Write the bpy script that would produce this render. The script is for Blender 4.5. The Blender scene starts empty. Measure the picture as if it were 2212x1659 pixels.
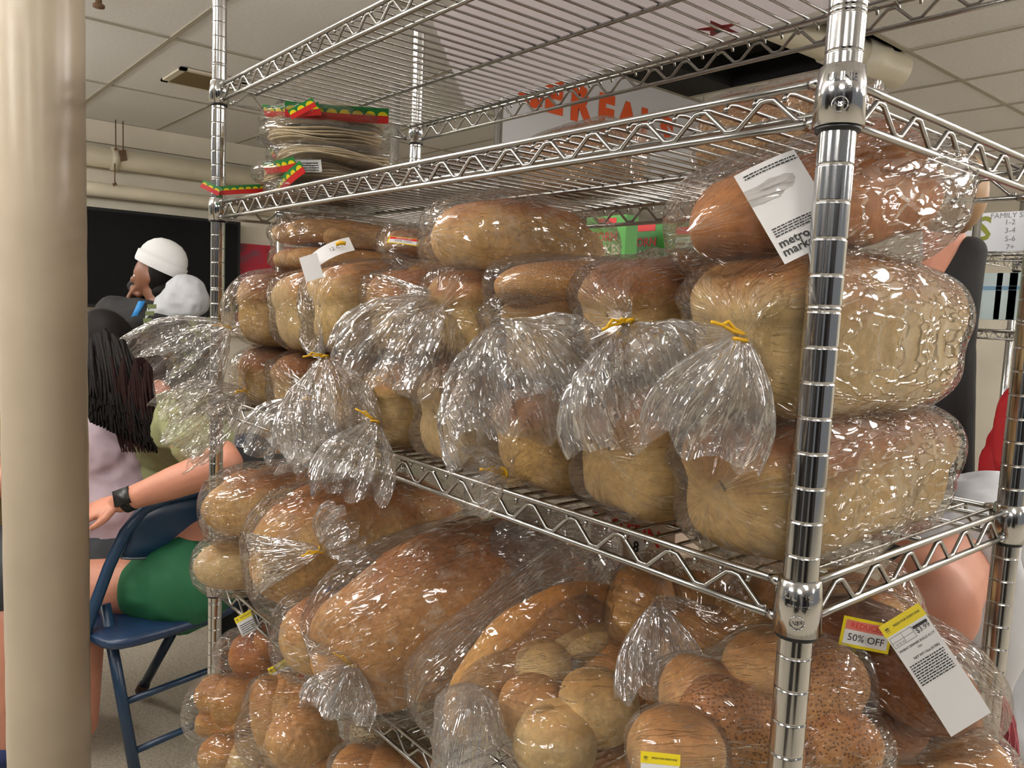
import bpy, math, random
import numpy as np
from mathutils import Matrix, Vector
random.seed(7)
S = bpy.context.scene
COL = S.collection
IN = 0.0254
FL = -46.0          # floor height in rack inches (z = 0 is the third shelf)

# ------------------------------------------------------------------ camera, light, exposure
def rot(rx, ry, rz):
    cx, sx = math.cos(rx), math.sin(rx); cy, sy = math.cos(ry), math.sin(ry); cz, sz = math.cos(rz), math.sin(rz)
    X = np.array([[1, 0, 0], [0, cx, -sx], [0, sx, cx]]); Y = np.array([[cy, 0, sy], [0, 1, 0], [-sy, 0, cy]])
    Z = np.array([[cz, -sz, 0], [sz, cz, 0], [0, 0, 1]])
    return Z @ Y @ X
CAM = np.array([11.4876, -20.9865, 7.7587]); ANG = (1.4725, -0.0448, 0.8744); FPX = 1704.1
RC = rot(*ANG)
def W(p):
    p = np.asarray(p, float)
    return p * IN + np.array([0, 0, -FL * IN])
cd = bpy.data.cameras.new('camera'); cam = bpy.data.objects.new('camera', cd); COL.objects.link(cam)
cam.location = W(CAM); cam.rotation_euler = ANG
cd.sensor_fit = 'HORIZONTAL'; cd.sensor_width = 36; cd.lens = 36 * FPX / 2212
cd.clip_start = 0.02; cd.clip_end = 100
S.camera = cam
def px(u, v, d):      # the point d inches in front of the camera plane, seen at (u, v)
    return CAM + RC @ np.array([(u - 1106) / FPX, -(v - 829.5) / FPX, -1.0]) * d
def onp(u, v, ax, val):
    r = RC @ np.array([(u - 1106) / FPX, -(v - 829.5) / FPX, -1.0])
    return CAM + r * (val - CAM[ax]) / r[ax]
CR, CU, CF = RC[:, 0], RC[:, 1], -RC[:, 2]

wd = bpy.data.worlds.new('world'); S.world = wd; wd.use_nodes = True
wd.node_tree.nodes['Background'].inputs[0].default_value = (0.95, 0.97, 1.0, 1)
wd.node_tree.nodes['Background'].inputs[1].default_value = .25
S.view_settings.view_transform = 'Standard'; S.view_settings.look = 'None'
S.view_settings.gamma = 1; S.view_settings.use_curve_mapping = False
S.view_settings.exposure = -0.22
LIGHT_W = 60.0
cy = S.cycles
cy.max_bounces = 5; cy.diffuse_bounces = 3; cy.glossy_bounces = 3; cy.transmission_bounces = 2
cy.transparent_max_bounces = 14; cy.adaptive_threshold = 0.07; cy.use_adaptive_sampling = True; cy.caustics_reflective = False; cy.caustics_refractive = False
cy.sample_clamp_indirect = 4.0

# ------------------------------------------------------------------ materials
def srgb(c):
    return tuple((x / 255 / 12.92) if x / 255 <= .04045 else ((x / 255 + .055) / 1.055) ** 2.4 for x in c) + (1,)
def new(name):
    m = bpy.data.materials.new(name); m.use_nodes = True
    return m, m.node_tree.nodes, m.node_tree.links, m.node_tree.nodes['Principled BSDF']
def flat(name, c, rough=.6, metal=0., noise=0., scale=40, bump=0., spec=.5, emit=0):
    m, n, l, b = new(name)
    b.inputs['Base Color'].default_value = srgb(c); b.inputs['Roughness'].default_value = rough
    b.inputs['Metallic'].default_value = metal; b.inputs['Specular IOR Level'].default_value = spec
    if emit:
        b.inputs['Emission Color'].default_value = srgb(c); b.inputs['Emission Strength'].default_value = emit
    if noise or bump:
        tc = n.new('ShaderNodeTexCoord'); nz = n.new('ShaderNodeTexNoise'); nz.inputs['Scale'].default_value = scale
        nz.inputs['Detail'].default_value = 5
        l.new(tc.outputs['Object'], nz.inputs['Vector'])
        if noise:
            mx = n.new('ShaderNodeMix'); mx.data_type = 'RGBA'; mx.blend_type = 'MIX'
            d = tuple(max(0, x * (1 - noise)) for x in c); e = tuple(min(255, x * (1 + noise)) for x in c)
            mx.inputs[6].default_value = srgb(d); mx.inputs[7].default_value = srgb(e)
            mr = n.new('ShaderNodeMapRange'); mr.inputs[1].default_value = .3; mr.inputs[2].default_value = .7
            l.new(nz.outputs[0], mr.inputs[0]); l.new(mr.outputs[0], mx.inputs[0]); l.new(mx.outputs[2], b.inputs['Base Color'])
        if bump:
            bp = n.new('ShaderNodeBump'); bp.inputs['Strength'].default_value = bump; bp.inputs['Distance'].default_value = .004
            l.new(nz.outputs[0], bp.inputs['Height']); l.new(bp.outputs[0], b.inputs['Normal'])
    return m
def bread(name, side, top, bottom=None, dust=0., seeds=None, spot=.25, edge=(.55, .85), rough=.62, nscale=45):
    m, n, l, b = new(name)
    tc = n.new('ShaderNodeTexCoord'); sp = n.new('ShaderNodeSeparateXYZ'); l.new(tc.outputs['Generated'], sp.inputs[0])
    nz = n.new('ShaderNodeTexNoise'); nz.inputs['Scale'].default_value = 22; nz.inputs['Detail'].default_value = 6
    l.new(tc.outputs['Object'], nz.inputs['Vector'])
    ad = n.new('ShaderNodeMath'); ad.operation = 'MULTIPLY_ADD'; ad.inputs[1].default_value = .7
    sb = n.new('ShaderNodeMath'); sb.operation = 'SUBTRACT'; sb.inputs[1].default_value = .35
    l.new(nz.outputs[0], ad.inputs[0]); l.new(sp.outputs[2], sb.inputs[0]); l.new(sb.outputs[0], ad.inputs[2])
    cr = n.new('ShaderNodeValToRGB'); e = cr.color_ramp.elements
    e[0].position = 0.0; e[0].color = srgb(bottom or tuple(x * .93 for x in side)); e[1].position = 1; e[1].color = srgb(tuple(x * .8 for x in top))
    a = e.new(.22); a.color = srgb(side); a = e.new(edge[0]); a.color = srgb(side)
    a = e.new(edge[1]); a.color = srgb(top)
    l.new(ad.outputs[0], cr.inputs[0])
    # fine brown mottling of the crust
    n2 = n.new('ShaderNodeTexNoise'); n2.inputs['Scale'].default_value = nscale * 3; n2.inputs['Detail'].default_value = 8; n2.inputs['Roughness'].default_value = .7
    l.new(tc.outputs['Object'], n2.inputs['Vector'])
    mr = n.new('ShaderNodeMapRange'); mr.inputs[1].default_value = .5; mr.inputs[2].default_value = .72; mr.inputs[4].default_value = spot
    l.new(n2.outputs[0], mr.inputs[0])
    mx = n.new('ShaderNodeMix'); mx.data_type = 'RGBA'; mx.inputs[7].default_value = srgb(tuple(x * .62 for x in top))
    l.new(mr.outputs[0], mx.inputs[0]); l.new(cr.outputs[0], mx.inputs[6]); last = mx.outputs[2]
    nm = n.new('ShaderNodeTexNoise'); nm.inputs['Scale'].default_value = nscale * 2; nm.inputs['Detail'].default_value = 6; nm.inputs['Roughness'].default_value = .65; nm.inputs['Distortion'].default_value = .6
    l.new(tc.outputs['Object'], nm.inputs['Vector'])
    mq = n.new('ShaderNodeMapRange'); mq.inputs[1].default_value = .3; mq.inputs[2].default_value = .7; mq.inputs[3].default_value = .72; mq.inputs[4].default_value = 1.12; l.new(nm.outputs[0], mq.inputs[0])
    xm = n.new('ShaderNodeMix'); xm.data_type = 'RGBA'; xm.blend_type = 'MULTIPLY'; xm.inputs[0].default_value = 1; cb = n.new('ShaderNodeCombineColor')
    for q_ in range(3): l.new(mq.outputs[0], cb.inputs[q_])
    l.new(last, xm.inputs[6]); l.new(cb.outputs[0], xm.inputs[7]); last = xm.outputs[2]
    if dust:
        n3 = n.new('ShaderNodeTexNoise'); n3.inputs['Scale'].default_value = 30; n3.inputs['Detail'].default_value = 7
        n3.inputs['Roughness'].default_value = .65; l.new(tc.outputs['Object'], n3.inputs['Vector'])
        m3 = n.new('ShaderNodeMapRange'); m3.inputs[1].default_value = .52; m3.inputs[2].default_value = .68; m3.inputs[4].default_value = dust
        l.new(n3.outputs[0], m3.inputs[0])
        x3 = n.new('ShaderNodeMix'); x3.data_type = 'RGBA'; x3.inputs[7].default_value = srgb((226, 214, 196))
        l.new(m3.outputs[0], x3.inputs[0]); l.new(last, x3.inputs[6]); last = x3.outputs[2]
    hgt = n2.outputs[0]
    if seeds:
        vo = n.new('ShaderNodeTexVoronoi'); vo.inputs['Scale'].default_value = 330; l.new(tc.outputs['Object'], vo.inputs['Vector'])
        m4 = n.new('ShaderNodeMapRange'); m4.inputs[1].default_value = .25; m4.inputs[2].default_value = .38
        m4.inputs[3].default_value = .8; m4.inputs[4].default_value = 0
        l.new(vo.outputs['Distance'], m4.inputs[0])
        x4 = n.new('ShaderNodeMix'); x4.data_type = 'RGBA'; x4.inputs[7].default_value = srgb(seeds)
        l.new(m4.outputs[0], x4.inputs[0]); l.new(last, x4.inputs[6]); last = x4.outputs[2]; hgt = m4.outputs[0]
    l.new(last, b.inputs['Base Color'])
    b.inputs['Roughness'].default_value = rough; b.inputs['Specular IOR Level'].default_value = .3
    bp = n.new('ShaderNodeBump'); bp.inputs['Strength'].default_value = .8; bp.inputs['Distance'].default_value = .0018
    l.new(hgt, bp.inputs['Height']); l.new(bp.outputs[0], b.inputs['Normal'])
    return m
def film(name, haze=.05, gloss=1.5, bump=.6, scale=55, tint=(236, 234, 232), rough=.06, cap=.3, streak=.5, sv=.12, vor=.6):
    m = bpy.data.materials.new(name); m.use_nodes = True; n = m.node_tree.nodes; l = m.node_tree.links; n.clear()
    out = n.new('ShaderNodeOutputMaterial'); tc = n.new('ShaderNodeTexCoord')
    mp = n.new('ShaderNodeMapping'); mp.inputs['Scale'].default_value = (1, .6, .8); mp.inputs['Rotation'].default_value = (.3, .5, .2); l.new(tc.outputs['Object'], mp.inputs[0])
    vo = n.new('ShaderNodeTexVoronoi'); vo.feature = 'F1'; vo.inputs['Scale'].default_value = scale; l.new(mp.outputs[0], vo.inputs['Vector'])
    hm = n.new('ShaderNodeMath'); hm.operation = 'MULTIPLY'; hm.inputs[1].default_value = vor; l.new(vo.outputs['Distance'], hm.inputs[0])
    bp = n.new('ShaderNodeBump'); bp.inputs['Strength'].default_value = bump; bp.inputs['Distance'].default_value = .0035
    l.new(hm.outputs[0], bp.inputs['Height'])
    # long thin creases running along the bag
    sm_ = n.new('ShaderNodeMapping'); sm_.inputs['Scale'].default_value = (26, sv * 6, 1); l.new(tc.outputs['UV'], sm_.inputs[0])
    sn = n.new('ShaderNodeTexNoise'); sn.inputs['Scale'].default_value = 1.0; sn.inputs['Detail'].default_value = 1.0; l.new(sm_.outputs[0], sn.inputs['Vector'])
    s1_ = n.new('ShaderNodeMath'); s1_.operation = 'SUBTRACT'; s1_.inputs[1].default_value = .5; l.new(sn.outputs[0], s1_.inputs[0])
    s2_ = n.new('ShaderNodeMath'); s2_.operation = 'ABSOLUTE'; l.new(s1_.outputs[0], s2_.inputs[0])
    s3_ = n.new('ShaderNodeMapRange'); s3_.inputs[1].default_value = 0; s3_.inputs[2].default_value = .07; s3_.inputs[3].default_value = streak; s3_.inputs[4].default_value = 0; l.new(s2_.outputs[0], s3_.inputs[0])
    s4_ = n.new('ShaderNodeMath'); s4_.operation = 'ADD'; l.new(hm.outputs[0], s4_.inputs[0]); l.new(s3_.outputs[0], s4_.inputs[1]); l.new(s4_.outputs[0], bp.inputs['Height'])
    fr = n.new('ShaderNodeFresnel'); fr.inputs[0].default_value = 1.5; l.new(bp.outputs[0], fr.inputs[1])
    fm = n.new('ShaderNodeMath'); fm.operation = 'MULTIPLY'; fm.inputs[1].default_value = gloss; fm.use_clamp = True; l.new(fr.outputs[0], fm.inputs[0])
    cp_ = n.new('ShaderNodeMath'); cp_.operation = 'MINIMUM'; cp_.inputs[1].default_value = cap; l.new(fm.outputs[0], cp_.inputs[0]); fm = cp_
    gl = n.new('ShaderNodeBsdfGlossy'); gl.inputs['Roughness'].default_value = rough; l.new(bp.outputs[0], gl.inputs['Normal'])
    tr = n.new('ShaderNodeBsdfTransparent'); tr.inputs[0].default_value = srgb((253, 251, 249))
    df = n.new('ShaderNodeBsdfDiffuse'); df.inputs[0].default_value = srgb(tint)
    m1 = n.new('ShaderNodeMixShader'); m1.inputs[0].default_value = haze; l.new(tr.outputs[0], m1.inputs[1]); l.new(df.outputs[0], m1.inputs[2])
    m2 = n.new('ShaderNodeMixShader'); l.new(fm.outputs[0], m2.inputs[0]); l.new(m1.outputs[0], m2.inputs[1]); l.new(gl.outputs[0], m2.inputs[2])
    l.new(m2.outputs[0], out.inputs[0])
    return m
M = {}
M['film'] = film('clear film', haze=.03, scale=55, bump=.85, gloss=1.5, cap=.5, streak=.75, vor=.7)
M['filmtail'] = film('gathered film', haze=.12, scale=80, bump=1.0, gloss=2.0, cap=.55, streak=1.1, vor=.8)
M['filmtight'] = film('tight film', haze=.012, bump=.7, scale=70, gloss=1.4, cap=.45)
M['chrome'] = flat('chrome plated steel', (205, 205, 205), rough=.13, metal=1)
M['wire'] = flat('zinc wire', (178, 176, 172), rough=.26, metal=1)
M['black'] = flat('black plastic', (16, 16, 17), rough=.4)
M['tie'] = flat('yellow twist tie', (232, 180, 20), rough=.45)
M['paper'] = flat('label paper', (232, 231, 230), rough=.5)
M['yellow'] = flat('label yellow', (236, 214, 22), rough=.45)
M['red'] = flat('label red', (206, 34, 34), rough=.45)
M['pink'] = flat('label faded red', (216, 120, 104), rough=.45)
M['ink'] = flat('black ink', (22, 22, 24), rough=.5)
M['greyink'] = flat('grey ink', (120, 120, 122), rough=.5)
M['wall'] = flat('cream wall paint', (230, 222, 204), rough=.55, noise=.03, scale=3, bump=.15)
M['ceil'] = flat('ceiling tile', (240, 238, 236), rough=.85, noise=.02, scale=60, bump=.12)
M['grid'] = flat('ceiling grid', (176, 169, 153), rough=.6)
M['floor'] = flat('speckled floor', (172, 164, 148), rough=.45, noise=.12, scale=120)
M['column'] = flat('cream gloss paint', (188, 174, 152), rough=.28, noise=.03, scale=8, bump=.25)
M['pipe'] = flat('white pipe paint', (224, 215, 192), rough=.35, noise=.03, scale=6, bump=.1)
M['dark'] = flat('dark void', (10, 9, 8), rough=.9)  # near black that stands in for shade in hollows
PAN = bread('pan loaf crust', (220, 184, 120), (162, 98, 44), edge=(.5, .78))
PANB = bread('pale pan loaf crust', (226, 194, 134), (184, 122, 58), edge=(.56, .88), spot=.2)
PANC = bread('wholegrain pan loaf crust', (206, 168, 106), (148, 92, 44), spot=.55, edge=(.5, .76))
GOLD = bread('golden soft crust', (216, 164, 92), (196, 132, 64), spot=.1, rough=.45)
DEEP = bread('deep golden crust', (196, 126, 60), (168, 96, 40), spot=.15, rough=.42)
BROWN = bread('dark roll crust', (154, 94, 48), (122, 68, 32), spot=.12, rough=.4)
RUST = bread('rustic crust', (220, 176, 112), (184, 118, 62), spot=.45, dust=.25)
DUST = bread('floured rustic crust', (196, 144, 86), (168, 108, 60), spot=.5, dust=.55)
TAN = bread('tan crust', (226, 178, 116), (208, 148, 86), spot=.12, rough=.5)
PALE = bread('pale roll crust', (228, 196, 138), (206, 160, 98), spot=.12, edge=(.7, .98))
MUFF = bread('muffin crust', (224, 190, 132), (204, 156, 92), spot=.3)
SEED = bread('seeded crust', (200, 146, 80), (172, 114, 56), seeds=(226, 190, 138), spot=.3)
SEEDD = bread('dark seeded crust', (204, 148, 86), (176, 116, 62), seeds=(110, 70, 40), spot=.3)
WHEAT = bread('wheat slice crust', (190, 148, 98), (160, 102, 54), spot=.5, seeds=(140, 100, 60))
TORT = flat('flour tortilla', (226, 210, 178), rough=.8, noise=.04, scale=60)

# ------------------------------------------------------------------ mesh helpers
ORG = {}
def setp(o, label=None, cat=None, group=None, kind=None):
    if label: o['label'] = label
    if cat: o['category'] = cat
    if group: o['group'] = group
    if kind: o['kind'] = kind
    return o
def thing(name, label, cat, loc, group=None):
    o = bpy.data.objects.new(name, None); COL.objects.link(o); o.empty_display_size = .05
    o.location = W(loc); ORG[o] = np.array(W(loc)); return setp(o, label, cat, group)
def mkdata(name, v, f, mat, smooth=True):
    me = bpy.data.meshes.new(name)
    f = [tuple(int(i) for i in q) for q in f]
    me.from_pydata([tuple(map(float, p)) for p in v], [], f)
    if smooth: me.polygons.foreach_set('use_smooth', [True] * len(me.polygons))
    for m in (mat if isinstance(mat, (list, tuple)) else [mat]): me.materials.append(m)
    me.update(); return me
def mesh(name, v, f, mat, parent=None, smooth=True, label=None, cat=None, group=None, kind=None, mids=None, uv=None):
    w = W(v)
    if parent is None:
        org = (w.min(0) + w.max(0)) / 2; org[2] = w[:, 2].min()
    else: org = ORG[parent]
    me = mkdata(name, w - org, f, mat, smooth)
    if mids is not None: me.polygons.foreach_set('material_index', [int(i) for i in mids])
    if uv is not None:
        ul = me.uv_layers.new(name='UVMap'); li = np.empty(len(me.loops), int); me.loops.foreach_get('vertex_index', li); ul.data.foreach_set('uv', uv[li].ravel())
    o = bpy.data.objects.new(name, me); COL.objects.link(o)
    if parent is None: o.location = org
    else: o.parent = parent
    ORG[o] = org
    return setp(o, label, cat, group, kind)
def inst(name, me, parent, off):       # copy sharing mesh data, offset in inches
    o = bpy.data.objects.new(name, me); COL.objects.link(o); o.parent = parent
    o.location = tuple(np.asarray(off) * IN); ORG[o] = ORG[parent]; return o
def gf(n, m, closed=True, base=0):      # faces of n rings of m points
    f = []
    for i in range(n - 1):
        for j in range(m if closed else m - 1):
            k = (j + 1) % m
            f.append((base + i * m + j, base + i * m + k, base + (i + 1) * m + k, base + (i + 1) * m + j))
    return f
class MB:
    def __init__(s): s.v = []; s.f = []; s.m = []; s.n = 0
    def add(s, v, f, mi=0):
        v = np.asarray(v, float); s.v.append(v); s.f += [tuple(i + s.n for i in q) for q in f]; s.m += [mi] * len(f); s.n += len(v); return s
    def box(s, a, b, mi=0):
        (x0, y0, z0), (x1, y1, z1) = a, b
        v = [(x0, y0, z0), (x1, y0, z0), (x1, y1, z0), (x0, y1, z0), (x0, y0, z1), (x1, y0, z1), (x1, y1, z1), (x0, y1, z1)]
        return s.add(v, [(0, 3, 2, 1), (4, 5, 6, 7), (0, 1, 5, 4), (1, 2, 6, 5), (2, 3, 7, 6), (3, 0, 4, 7)], mi)
    def obox(s, c, ax, ay, az, mi=0):    # oriented box: centre and three half-axes
        c, ax, ay, az = map(np.asarray, (c, ax, ay, az))
        v = [c + i * ax + j * ay + k * az for k in (-1, 1) for i, j in ((-1, -1), (1, -1), (1, 1), (-1, 1))]
        return s.add(v, [(0, 3, 2, 1), (4, 5, 6, 7), (0, 1, 5, 4), (1, 2, 6, 5), (2, 3, 7, 6), (3, 0, 4, 7)], mi)
    def tube(s, pts, r, n=8, mi=0, cap=True):
        pts = np.asarray(pts, float); k = len(pts); rr = np.broadcast_to(np.asarray(r, float), (k,))
        t = np.gradient(pts, axis=0); t /= np.linalg.norm(t, axis=1)[:, None] + 1e-9
        ref = np.array([0, 0, 1.]) if abs(t[0][2]) < .9 else np.array([1., 0, 0]); v = []
        for i in range(k):
            a = np.cross(t[i], ref); a /= np.linalg.norm(a) + 1e-9; b = np.cross(t[i], a); ref = np.cross(a, t[i]) if i else np.cross(a, t[i])
            for j in range(n):
                q = 2 * math.pi * j / n; v.append(pts[i] + rr[i] * (math.cos(q) * a + math.sin(q) * b))
        f = gf(k, n)
        if cap: f += [tuple(range(n - 1, -1, -1)), tuple((k - 1) * n + j for j in range(n))]
        return s.add(v, f, mi)
    def lathe(s, prof, c=(0, 0, 0), n=24, mi=0):   # prof: (r, z)
        v = [(c[0] + r * math.cos(2 * math.pi * j / n), c[1] + r * math.sin(2 * math.pi * j / n), c[2] + z) for r, z in prof for j in range(n)]
        f = gf(len(prof), n)
        f += [tuple(range(n - 1, -1, -1)), tuple((len(prof) - 1) * n + j for j in range(n))]
        return s.add(v, f, mi)
    def build(s, name, mat, parent=None, **k):
        return mesh(name, np.concatenate(s.v), s.f, mat, parent, mids=s.m if isinstance(mat, (list, tuple)) else None, **k)
def sharp(o, ang=.6):
    return o

# vectorised value noise
_h = np.random.RandomState(5).rand(4096)
def vnoise(p, seed=0):
    p = np.asarray(p, float) + seed * 17.31; i = np.floor(p).astype(int); f = p - i; f = f * f * (3 - 2 * f); r = 0
    for dx in (0, 1):
        for dy in (0, 1):
            for dz in (0, 1):
                h = _h[((i[..., 0] + dx) * 73 + (i[..., 1] + dy) * 179 + (i[..., 2] + dz) * 283) & 4095]
                r = r + h * np.where(dx, f[..., 0], 1 - f[..., 0]) * np.where(dy, f[..., 1], 1 - f[..., 1]) * np.where(dz, f[..., 2], 1 - f[..., 2])
    return r * 2 - 1
def ridge(p, seed=0): return 1 - 2 * np.abs(vnoise(p, seed))
def unit(v): v = np.asarray(v, float); return v / (np.linalg.norm(v) + 1e-12)
def frame(d, up=(0, 0, 1)):
    d = unit(d); s = unit(np.cross(up, d)); return d, s, np.cross(d, s)      # length, side, up
def spow(a, e): return np.sign(a) * np.abs(a) ** e

def loaf_shape(kind, L, Wd, H, seed=0, ns=44, nt=56):
    s = -np.cos(np.linspace(0, math.pi, ns)); s = np.clip(s, -.9999, .9999)
    th = np.linspace(0, 2 * math.pi, nt, endpoint=False)
    Sg, T = np.meshgrid(s, th, indexing='ij')
    P = dict(pan=(3.4, 7, 2.6), batard=(2.2, 2.4, 2), bun=(2.3, 2.2, 2), roll=(2.3, 3.2, 2.2), stick=(2.2, 8, 2.2), slab=(3, 4, 2.5), wedge=(2.2, 3, 2), box=(4, 9, 3))[kind]
    c, q = spow(np.cos(T), 2 / P[0]), spow(np.sin(T), 2 / P[0])
    f = (1 - np.abs(Sg) ** P[1]) ** (1 / P[2])
    y = c * f * Wd / 2; z = q * f * H / 2; x = Sg * L / 2 + 0 * T
    p0 = np.stack([x, y, z], -1)
    if kind == 'pan':
        zz = z / (H / 2); up = 1 / (1 + np.exp(-(zz - .18) * 14))
        y = y * (.94 + .08 * up) - np.sign(y) * .03 * Wd * np.exp(-((zz - .12) / .08) ** 2) * (1 + .8 * vnoise(p0 * .4, seed + 7))
        x = x * (.95 + .06 * up) ; z = z + up * .04 * H * np.cos(Sg * 2.6) * (1 - c * c * .6)
    if kind in ('batard', 'bun', 'roll'):
        z = np.where(z < -.32 * H, -.32 * H + (z + .32 * H) * .35, z)
    if kind == 'wedge':    # a bent flat loaf, thin at both tips
        z = z * 1.0; bend = -(Sg ** 2) * L * .13; y = y * 1.0; z = z + bend
    p = np.stack([x, y, z], -1)
    r = p / (np.linalg.norm(p, axis=-1, keepdims=True) + 1e-6)
    a = .045 if kind in ('pan', 'box') else .06
    p = p + r * (vnoise(p * .55, seed)[..., None] * a * min(Wd, H) + vnoise(p * 1.5, seed + 1)[..., None] * a * .4 * min(Wd, H) * f[..., None] + vnoise(p * 4.2, seed + 2)[..., None] * .02 * f[..., None])
    q_ = p.reshape(-1, 3); n_ = len(q_); q_ = np.concatenate([q_, p[0].mean(0)[None], p[-1].mean(0)[None]])
    return q_, gf(ns, nt) + [(n_, (j + 1) % nt, j) for j in range(nt)] + [(n_ + 1, (ns - 1) * nt + j, (ns - 1) * nt + (j + 1) % nt) for j in range(nt)]
def place(p, c, d, up=(0, 0, 1)):
    a, s, u = frame(d, up); return np.asarray(c) + p @ np.array([a, s, u])
def add_loaf(parent, name, kind, c, L, Wd, H, mat, d=(0, -1, 0), up=(0, 0, 1), seed=None, label=None, **k):
    seed = random.randint(0, 999) if seed is None else seed
    p, f = loaf_shape(kind, L, Wd, H, seed, **k)
    o = mesh(name, place(p, c, d, up), f, mat, parent, label=label)
    return o

VIEW = -CF
CONTENT = {'loaf', 'roll', 'bun', 'muffin', 'kaiser_roll', 'baguette', 'loaf_lobe', 'tortilla'}
def add_bag(parent, c, L, Wd, H, d=(0, -1, 0), up=(0, 0, 1), tie=None, tail=None, tail_w=2.5, seed=0, marg=.18, wr=.1, p_end=3.2, n_sec=2.8, mat=None, wide=None, tiecol=True, flat_=.32, fit=None):
    """film around the loaf, gathered at the tie, fanning out into the loose tail; one mesh"""
    rs = np.random.RandomState(seed); nt = 96
    a, s, u = frame(d, up); c = np.asarray(c, float)
    th = np.linspace(0, 2 * math.pi, nt, endpoint=False)
    rings = []
    s0 = .955 if tie is not None else .9999
    ns = 34
    ss = np.concatenate([-np.cos(np.linspace(0.02, math.pi * .5, ns // 2)), np.linspace(0, s0, ns // 2)[1:]]) if tie is not None else -np.cos(np.linspace(0.02, math.pi - .02, ns))
    hl, hw, hh = L / 2 + marg * 1.6, Wd / 2 + marg, H / 2 + marg
    # what is in the bag: the film lies on it and bridges the hollows
    cv = []
    for ch in parent.children:
        if ch.name.split('.')[0] in CONTENT:
            n_ = len(ch.data.vertices); a_ = np.empty(n_ * 3); ch.data.vertices.foreach_get('co', a_); cv.append(a_.reshape(-1, 3))
    NXB, NTB = 40, 48; need = np.zeros((NXB, NTB))
    if cv:
        q_ = (np.concatenate(cv) + ORG[parent] + np.array([0, 0, FL * IN])) / IN - c; lx, ly, lz = q_ @ a, q_ @ s, q_ @ u
        hl = max(hl if fit is None else 0, np.abs(lx).max() + marg * .8)
        bi = np.clip(((lx / hl + 1) / 2 * NXB).astype(int), 0, NXB - 1); bj = ((np.arctan2(lz, ly) % (2 * math.pi)) / (2 * math.pi) * NTB).astype(int) % NTB
        np.maximum.at(need, (bi, bj), np.hypot(ly, lz))
        for _ in range(2):
            e_ = np.pad(need, ((1, 1), (0, 0))); need = np.maximum.reduce([need, e_[:-2] * .985, e_[2:] * .985, np.roll(need, 1, 1) * .985, np.roll(need, -1, 1) * .985])
        for _ in range(2):
            e_ = np.pad(need, ((1, 1), (0, 0)), mode='edge'); need = (need * 2 + e_[:-2] + e_[2:] + np.roll(need, 1, 1) + np.roll(need, -1, 1)) / 6
    def fitring(ring, q, cen_):
        if not cv: return ring
        x_ = (q + 1) / 2 * NXB - .5; i0 = int(np.clip(math.floor(x_), 0, NXB - 1)); i1 = min(i0 + 1, NXB - 1); fx_ = min(1, max(0, x_ - i0)); row = need[i0] * (1 - fx_) + need[i1] * fx_
        row = row * min(1, (1 - abs(q)) / .03)
        d_ = ring - cen_; l_ = np.linalg.norm(d_, axis=1); t_ = (np.arctan2(d_ @ u, d_ @ s) % (2 * math.pi)) / (2 * math.pi) * NTB - .5
        j0 = np.floor(t_).astype(int); ft = t_ - j0; rq = row[j0 % NTB] * (1 - ft) + row[(j0 + 1) % NTB] * ft
        base_ = l_ * (1 if fit is None else fit); over = rq + .07 + np.maximum(0, l_ - hw) * 0
        r_ = np.maximum(base_, over + (wr * .5) * (vnoise(ring * .9, seed) * .5 + .5))
        return cen_ + d_ / (l_[:, None] + 1e-9) * r_[:, None]
    ct, st = spow(np.cos(th), 2 / n_sec), spow(np.sin(th), 2 / n_sec)
    ph0 = rs.rand(4) * 6.28; pleat0 = np.abs(np.sin(th * 9 + ph0[0])) + .6 * np.abs(np.sin(th * 15 + ph0[1])) - .9
    for q in ss:
        f = (1 - abs(q) ** p_end) ** (1 / 2.3)
        ring = c + a * (q * hl) + np.outer(ct * f * hw, s) + np.outer(st * f * hh, u)
        k = 1.0
        w = (ridge(ring * .45, seed) * .9 + ridge(ring * 1.1, seed + 3) * .5 + vnoise(ring * .25, seed + 5) * 1.2)
        if tie is not None: w = w + pleat0 * 1.6 * math.exp(-(ss[-1] - q) / .45)
        dirv = np.outer(ct, s) + np.outer(st, u); dirv /= np.linalg.norm(dirv, axis=1)[:, None]
        rings.append(fitring(ring + dirv * (w * wr * min(1, f * 1.3) + .04)[:, None], q, c + a * (q * hl)))
    if tie is not None:
        tie = np.asarray(tie, float); last = rings[-1]; cen = c + a * (ss[-1] * hl)
        ph = rs.rand(6) * 6.28; nc = 18
        pleat = .5 * np.abs(np.sin(th * 7 + ph[0])) + .35 * np.abs(np.sin(th * 12 + ph[1])) + .25 * np.sin(th * 4 + ph[2]) - .45
        fullr = last - cen
        for i in range(1, nc + 1):
            t = i / nc; e = t * t * (3 - 2 * t)
            cc = cen + (tie - cen) * (.35 * t + .65 * e) if False else cen + (tie - cen) * t + a * (math.sin(t * math.pi) * hl * .10)
            sc = (1 - t) ** .62 * (1 - .15 * t)
            rr = fullr * sc
            nn = np.linalg.norm(fullr, axis=1)[:, None]
            rr = rr + fullr / nn * .13 * t
            amp = .34 * math.sin(math.pi * min(1, t * 1.0)) * .9
            rings.append(cc + rr * (1 + (pleat * amp)[:, None]))
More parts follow.
